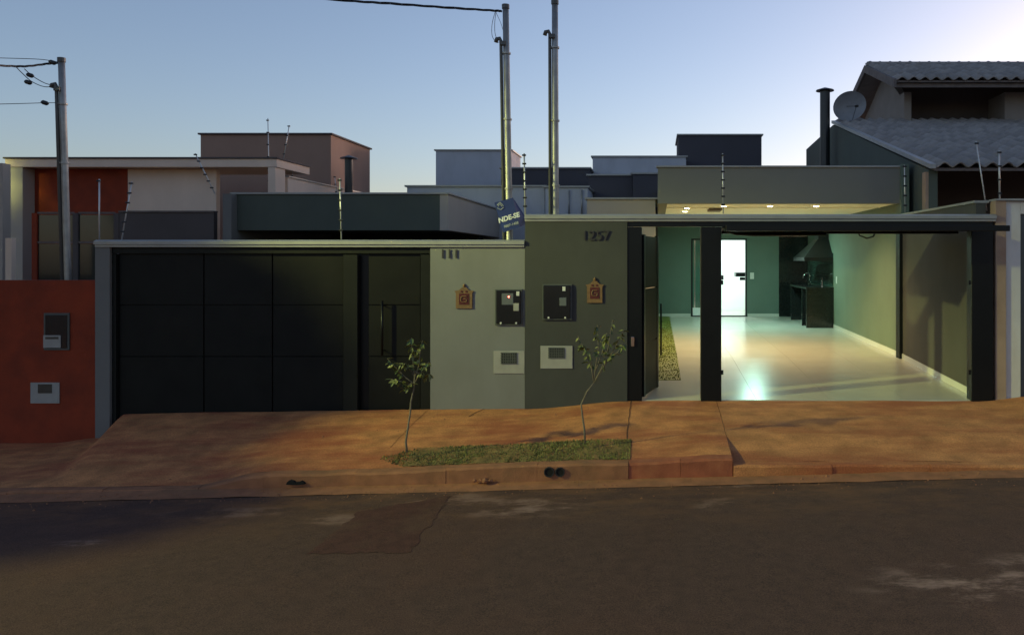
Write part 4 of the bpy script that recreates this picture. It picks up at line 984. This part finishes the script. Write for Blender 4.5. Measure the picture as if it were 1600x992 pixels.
# ------------------------------------------------------------------ street lamp and street tree (left of the frame, they make the light and the dappled shade)
LX, LY, LZ = -17.0, -7.5, 8.0
sl = empty('street_lamp', (LX, -2.15, -.7), 'tall street lamp left of the picture that lights the walls', 'street lamp')
bb = B(); bb.tube([(LX, -2.15, -.9), (LX, -2.15, 4), (LX, -2.15, 7.8)], [.12, .10, .08], 14); bb.obj('post', M['steel'], sl, smooth=True)
bb = B(); bb.tube([(LX, -2.15, 7.3), (LX, -3.0, 7.9), (LX, -5.0, 8.15), (LX, LY + .4, 8.2)], .035, 10); bb.obj('arm', M['steel'], sl, smooth=True)
bb = B(); bb.prism([(LY - .35, LZ + .04), (LY + .45, LZ + .06), (LY + .45, LZ + .2), (LY + .1, LZ + .26), (LY - .3, LZ + .18)], 'x', LX - .16, LX + .16); bb.obj('luminaire', M['rim'], sl)
B().box(LX - .13, LX + .13, LY - .28, LY + .2, LZ + .012, LZ + .035).obj('lens', M['led_street'], sl)
ld = bpy.data.lights.new('street_lamp_light', 'POINT'); ld.shadow_soft_size = .28; ld.energy = 1160; ld.color = (.93, 1.0, .31)
lo = bpy.data.objects.new('street_lamp_light', ld); COL.objects.link(lo); lo.parent = sl; lo.location = Vector((LX, LY, LZ - .1)) - ORG[sl]
# wide street optic: the candela rises towards the sides, as in a road luminaire
ld.use_nodes = True; n_ = ld.node_tree.nodes; l_ = ld.node_tree.links; em = n_['Emission']
tc = n_.new('ShaderNodeTexCoord'); sp = n_.new('ShaderNodeSeparateXYZ'); l_.new(tc.outputs['Normal'], sp.inputs[0])
ab = n_.new('ShaderNodeMath'); ab.operation = 'ABSOLUTE'; l_.new(sp.outputs[2], ab.inputs[0])
mxn = n_.new('ShaderNodeMath'); mxn.operation = 'MAXIMUM'; mxn.inputs[1].default_value = .32; l_.new(ab.outputs[0], mxn.inputs[0])
pw = n_.new('ShaderNodeMath'); pw.operation = 'POWER'; pw.inputs[1].default_value = -2.0; l_.new(mxn.outputs[0], pw.inputs[0])
co = n_.new('ShaderNodeMapRange'); co.interpolation_type = 'SMOOTHSTEP'; co.inputs[1].default_value = .15; co.inputs[2].default_value = .33
l_.new(ab.outputs[0], co.inputs[0])                     # full cut-off towards the horizontal
ml = n_.new('ShaderNodeMath'); ml.operation = 'MULTIPLY'; l_.new(pw.outputs[0], ml.inputs[0]); l_.new(co.outputs[0], ml.inputs[1])
l_.new(ml.outputs[0], em.inputs['Strength'])

TX, TY = -13.4, -2.1
tr = empty('street_tree', (TX, TY, -.75), 'leafy street tree left of the picture shading the red wall', 'tree')
bb = B(); bb.tube([(TX, TY, -1.0), (TX + .02, TY - .05, .8), (TX + .05, TY - .3, 2.2), (TX, TY - .8, 3.6)], [.16, .14, .12, .08], 10); bb.obj('trunk', M['bark'], tr, smooth=True)
lobes = [(-13.8, -5.2, 4.25, 1.1), (-14.2, -4.2, 5.3, 1.4), (-14.6, -2.8, 6.0, 1.4), (-13.2, -3.4, 4.2, 1.2), (-13.9, -4.2, 6.0, 1.0), (-14.6, -1.8, 5.0, 1.2), (-15.0, -2.5, 6.9, 1.0), (-14.2, -5.4, 4.2, .9), (-13.7, -5.8, 4.3, .8), (-13.2, -5.6, 4.0, .7), (-13.1, -4.9, 4.4, .8), (-12.6, -4.4, 3.9, .7), (-12.75, -5.7, 4.2, .75), (-13.3, -2.2, 5.2, 1.2), (-11.9, -3.5, 4.3, .9)]
bb = B()
for cx, cy, cz, r_ in lobes:
    a = Vector((TX + .03, TY - .4, 2.4)); c = Vector((cx, cy, cz)); bb.tube([a, a.lerp(c, .5) + Vector((0, 0, .2)), c], [.055, .035, .012], 6)
bb.obj('limbs', M['bark'], tr, smooth=True)
verts = []; faces = []
for _ in range(34000):
    cx, cy, cz, r_ = rnd.choice(lobes); d = Vector((rnd.gauss(0, 1), rnd.gauss(0, 1), rnd.gauss(0, 1))).normalized() * r_ * rnd.random() ** .42
    p = Vector((cx, cy, cz)) + d
    if noise.noise(p * 1.3) < -.36: continue
    a = Vector((rnd.gauss(0, 1), rnd.gauss(0, 1), rnd.gauss(0, .6))).normalized(); c = a.cross(Vector((rnd.gauss(0, 1), rnd.gauss(0, 1), rnd.gauss(0, 1)))).normalized()
    q = rnd.uniform(.09, .14); i = len(verts)
    verts += [p - a * q, p + c * q * .5, p + a * q, p - c * q * .5]; faces.append((i, i+1, i+2, i+3))
me = bpy.data.meshes.new('crown'); me.from_pydata([tuple(v) for v in verts], [], faces); link('crown', me, M['leaf2'], tr)
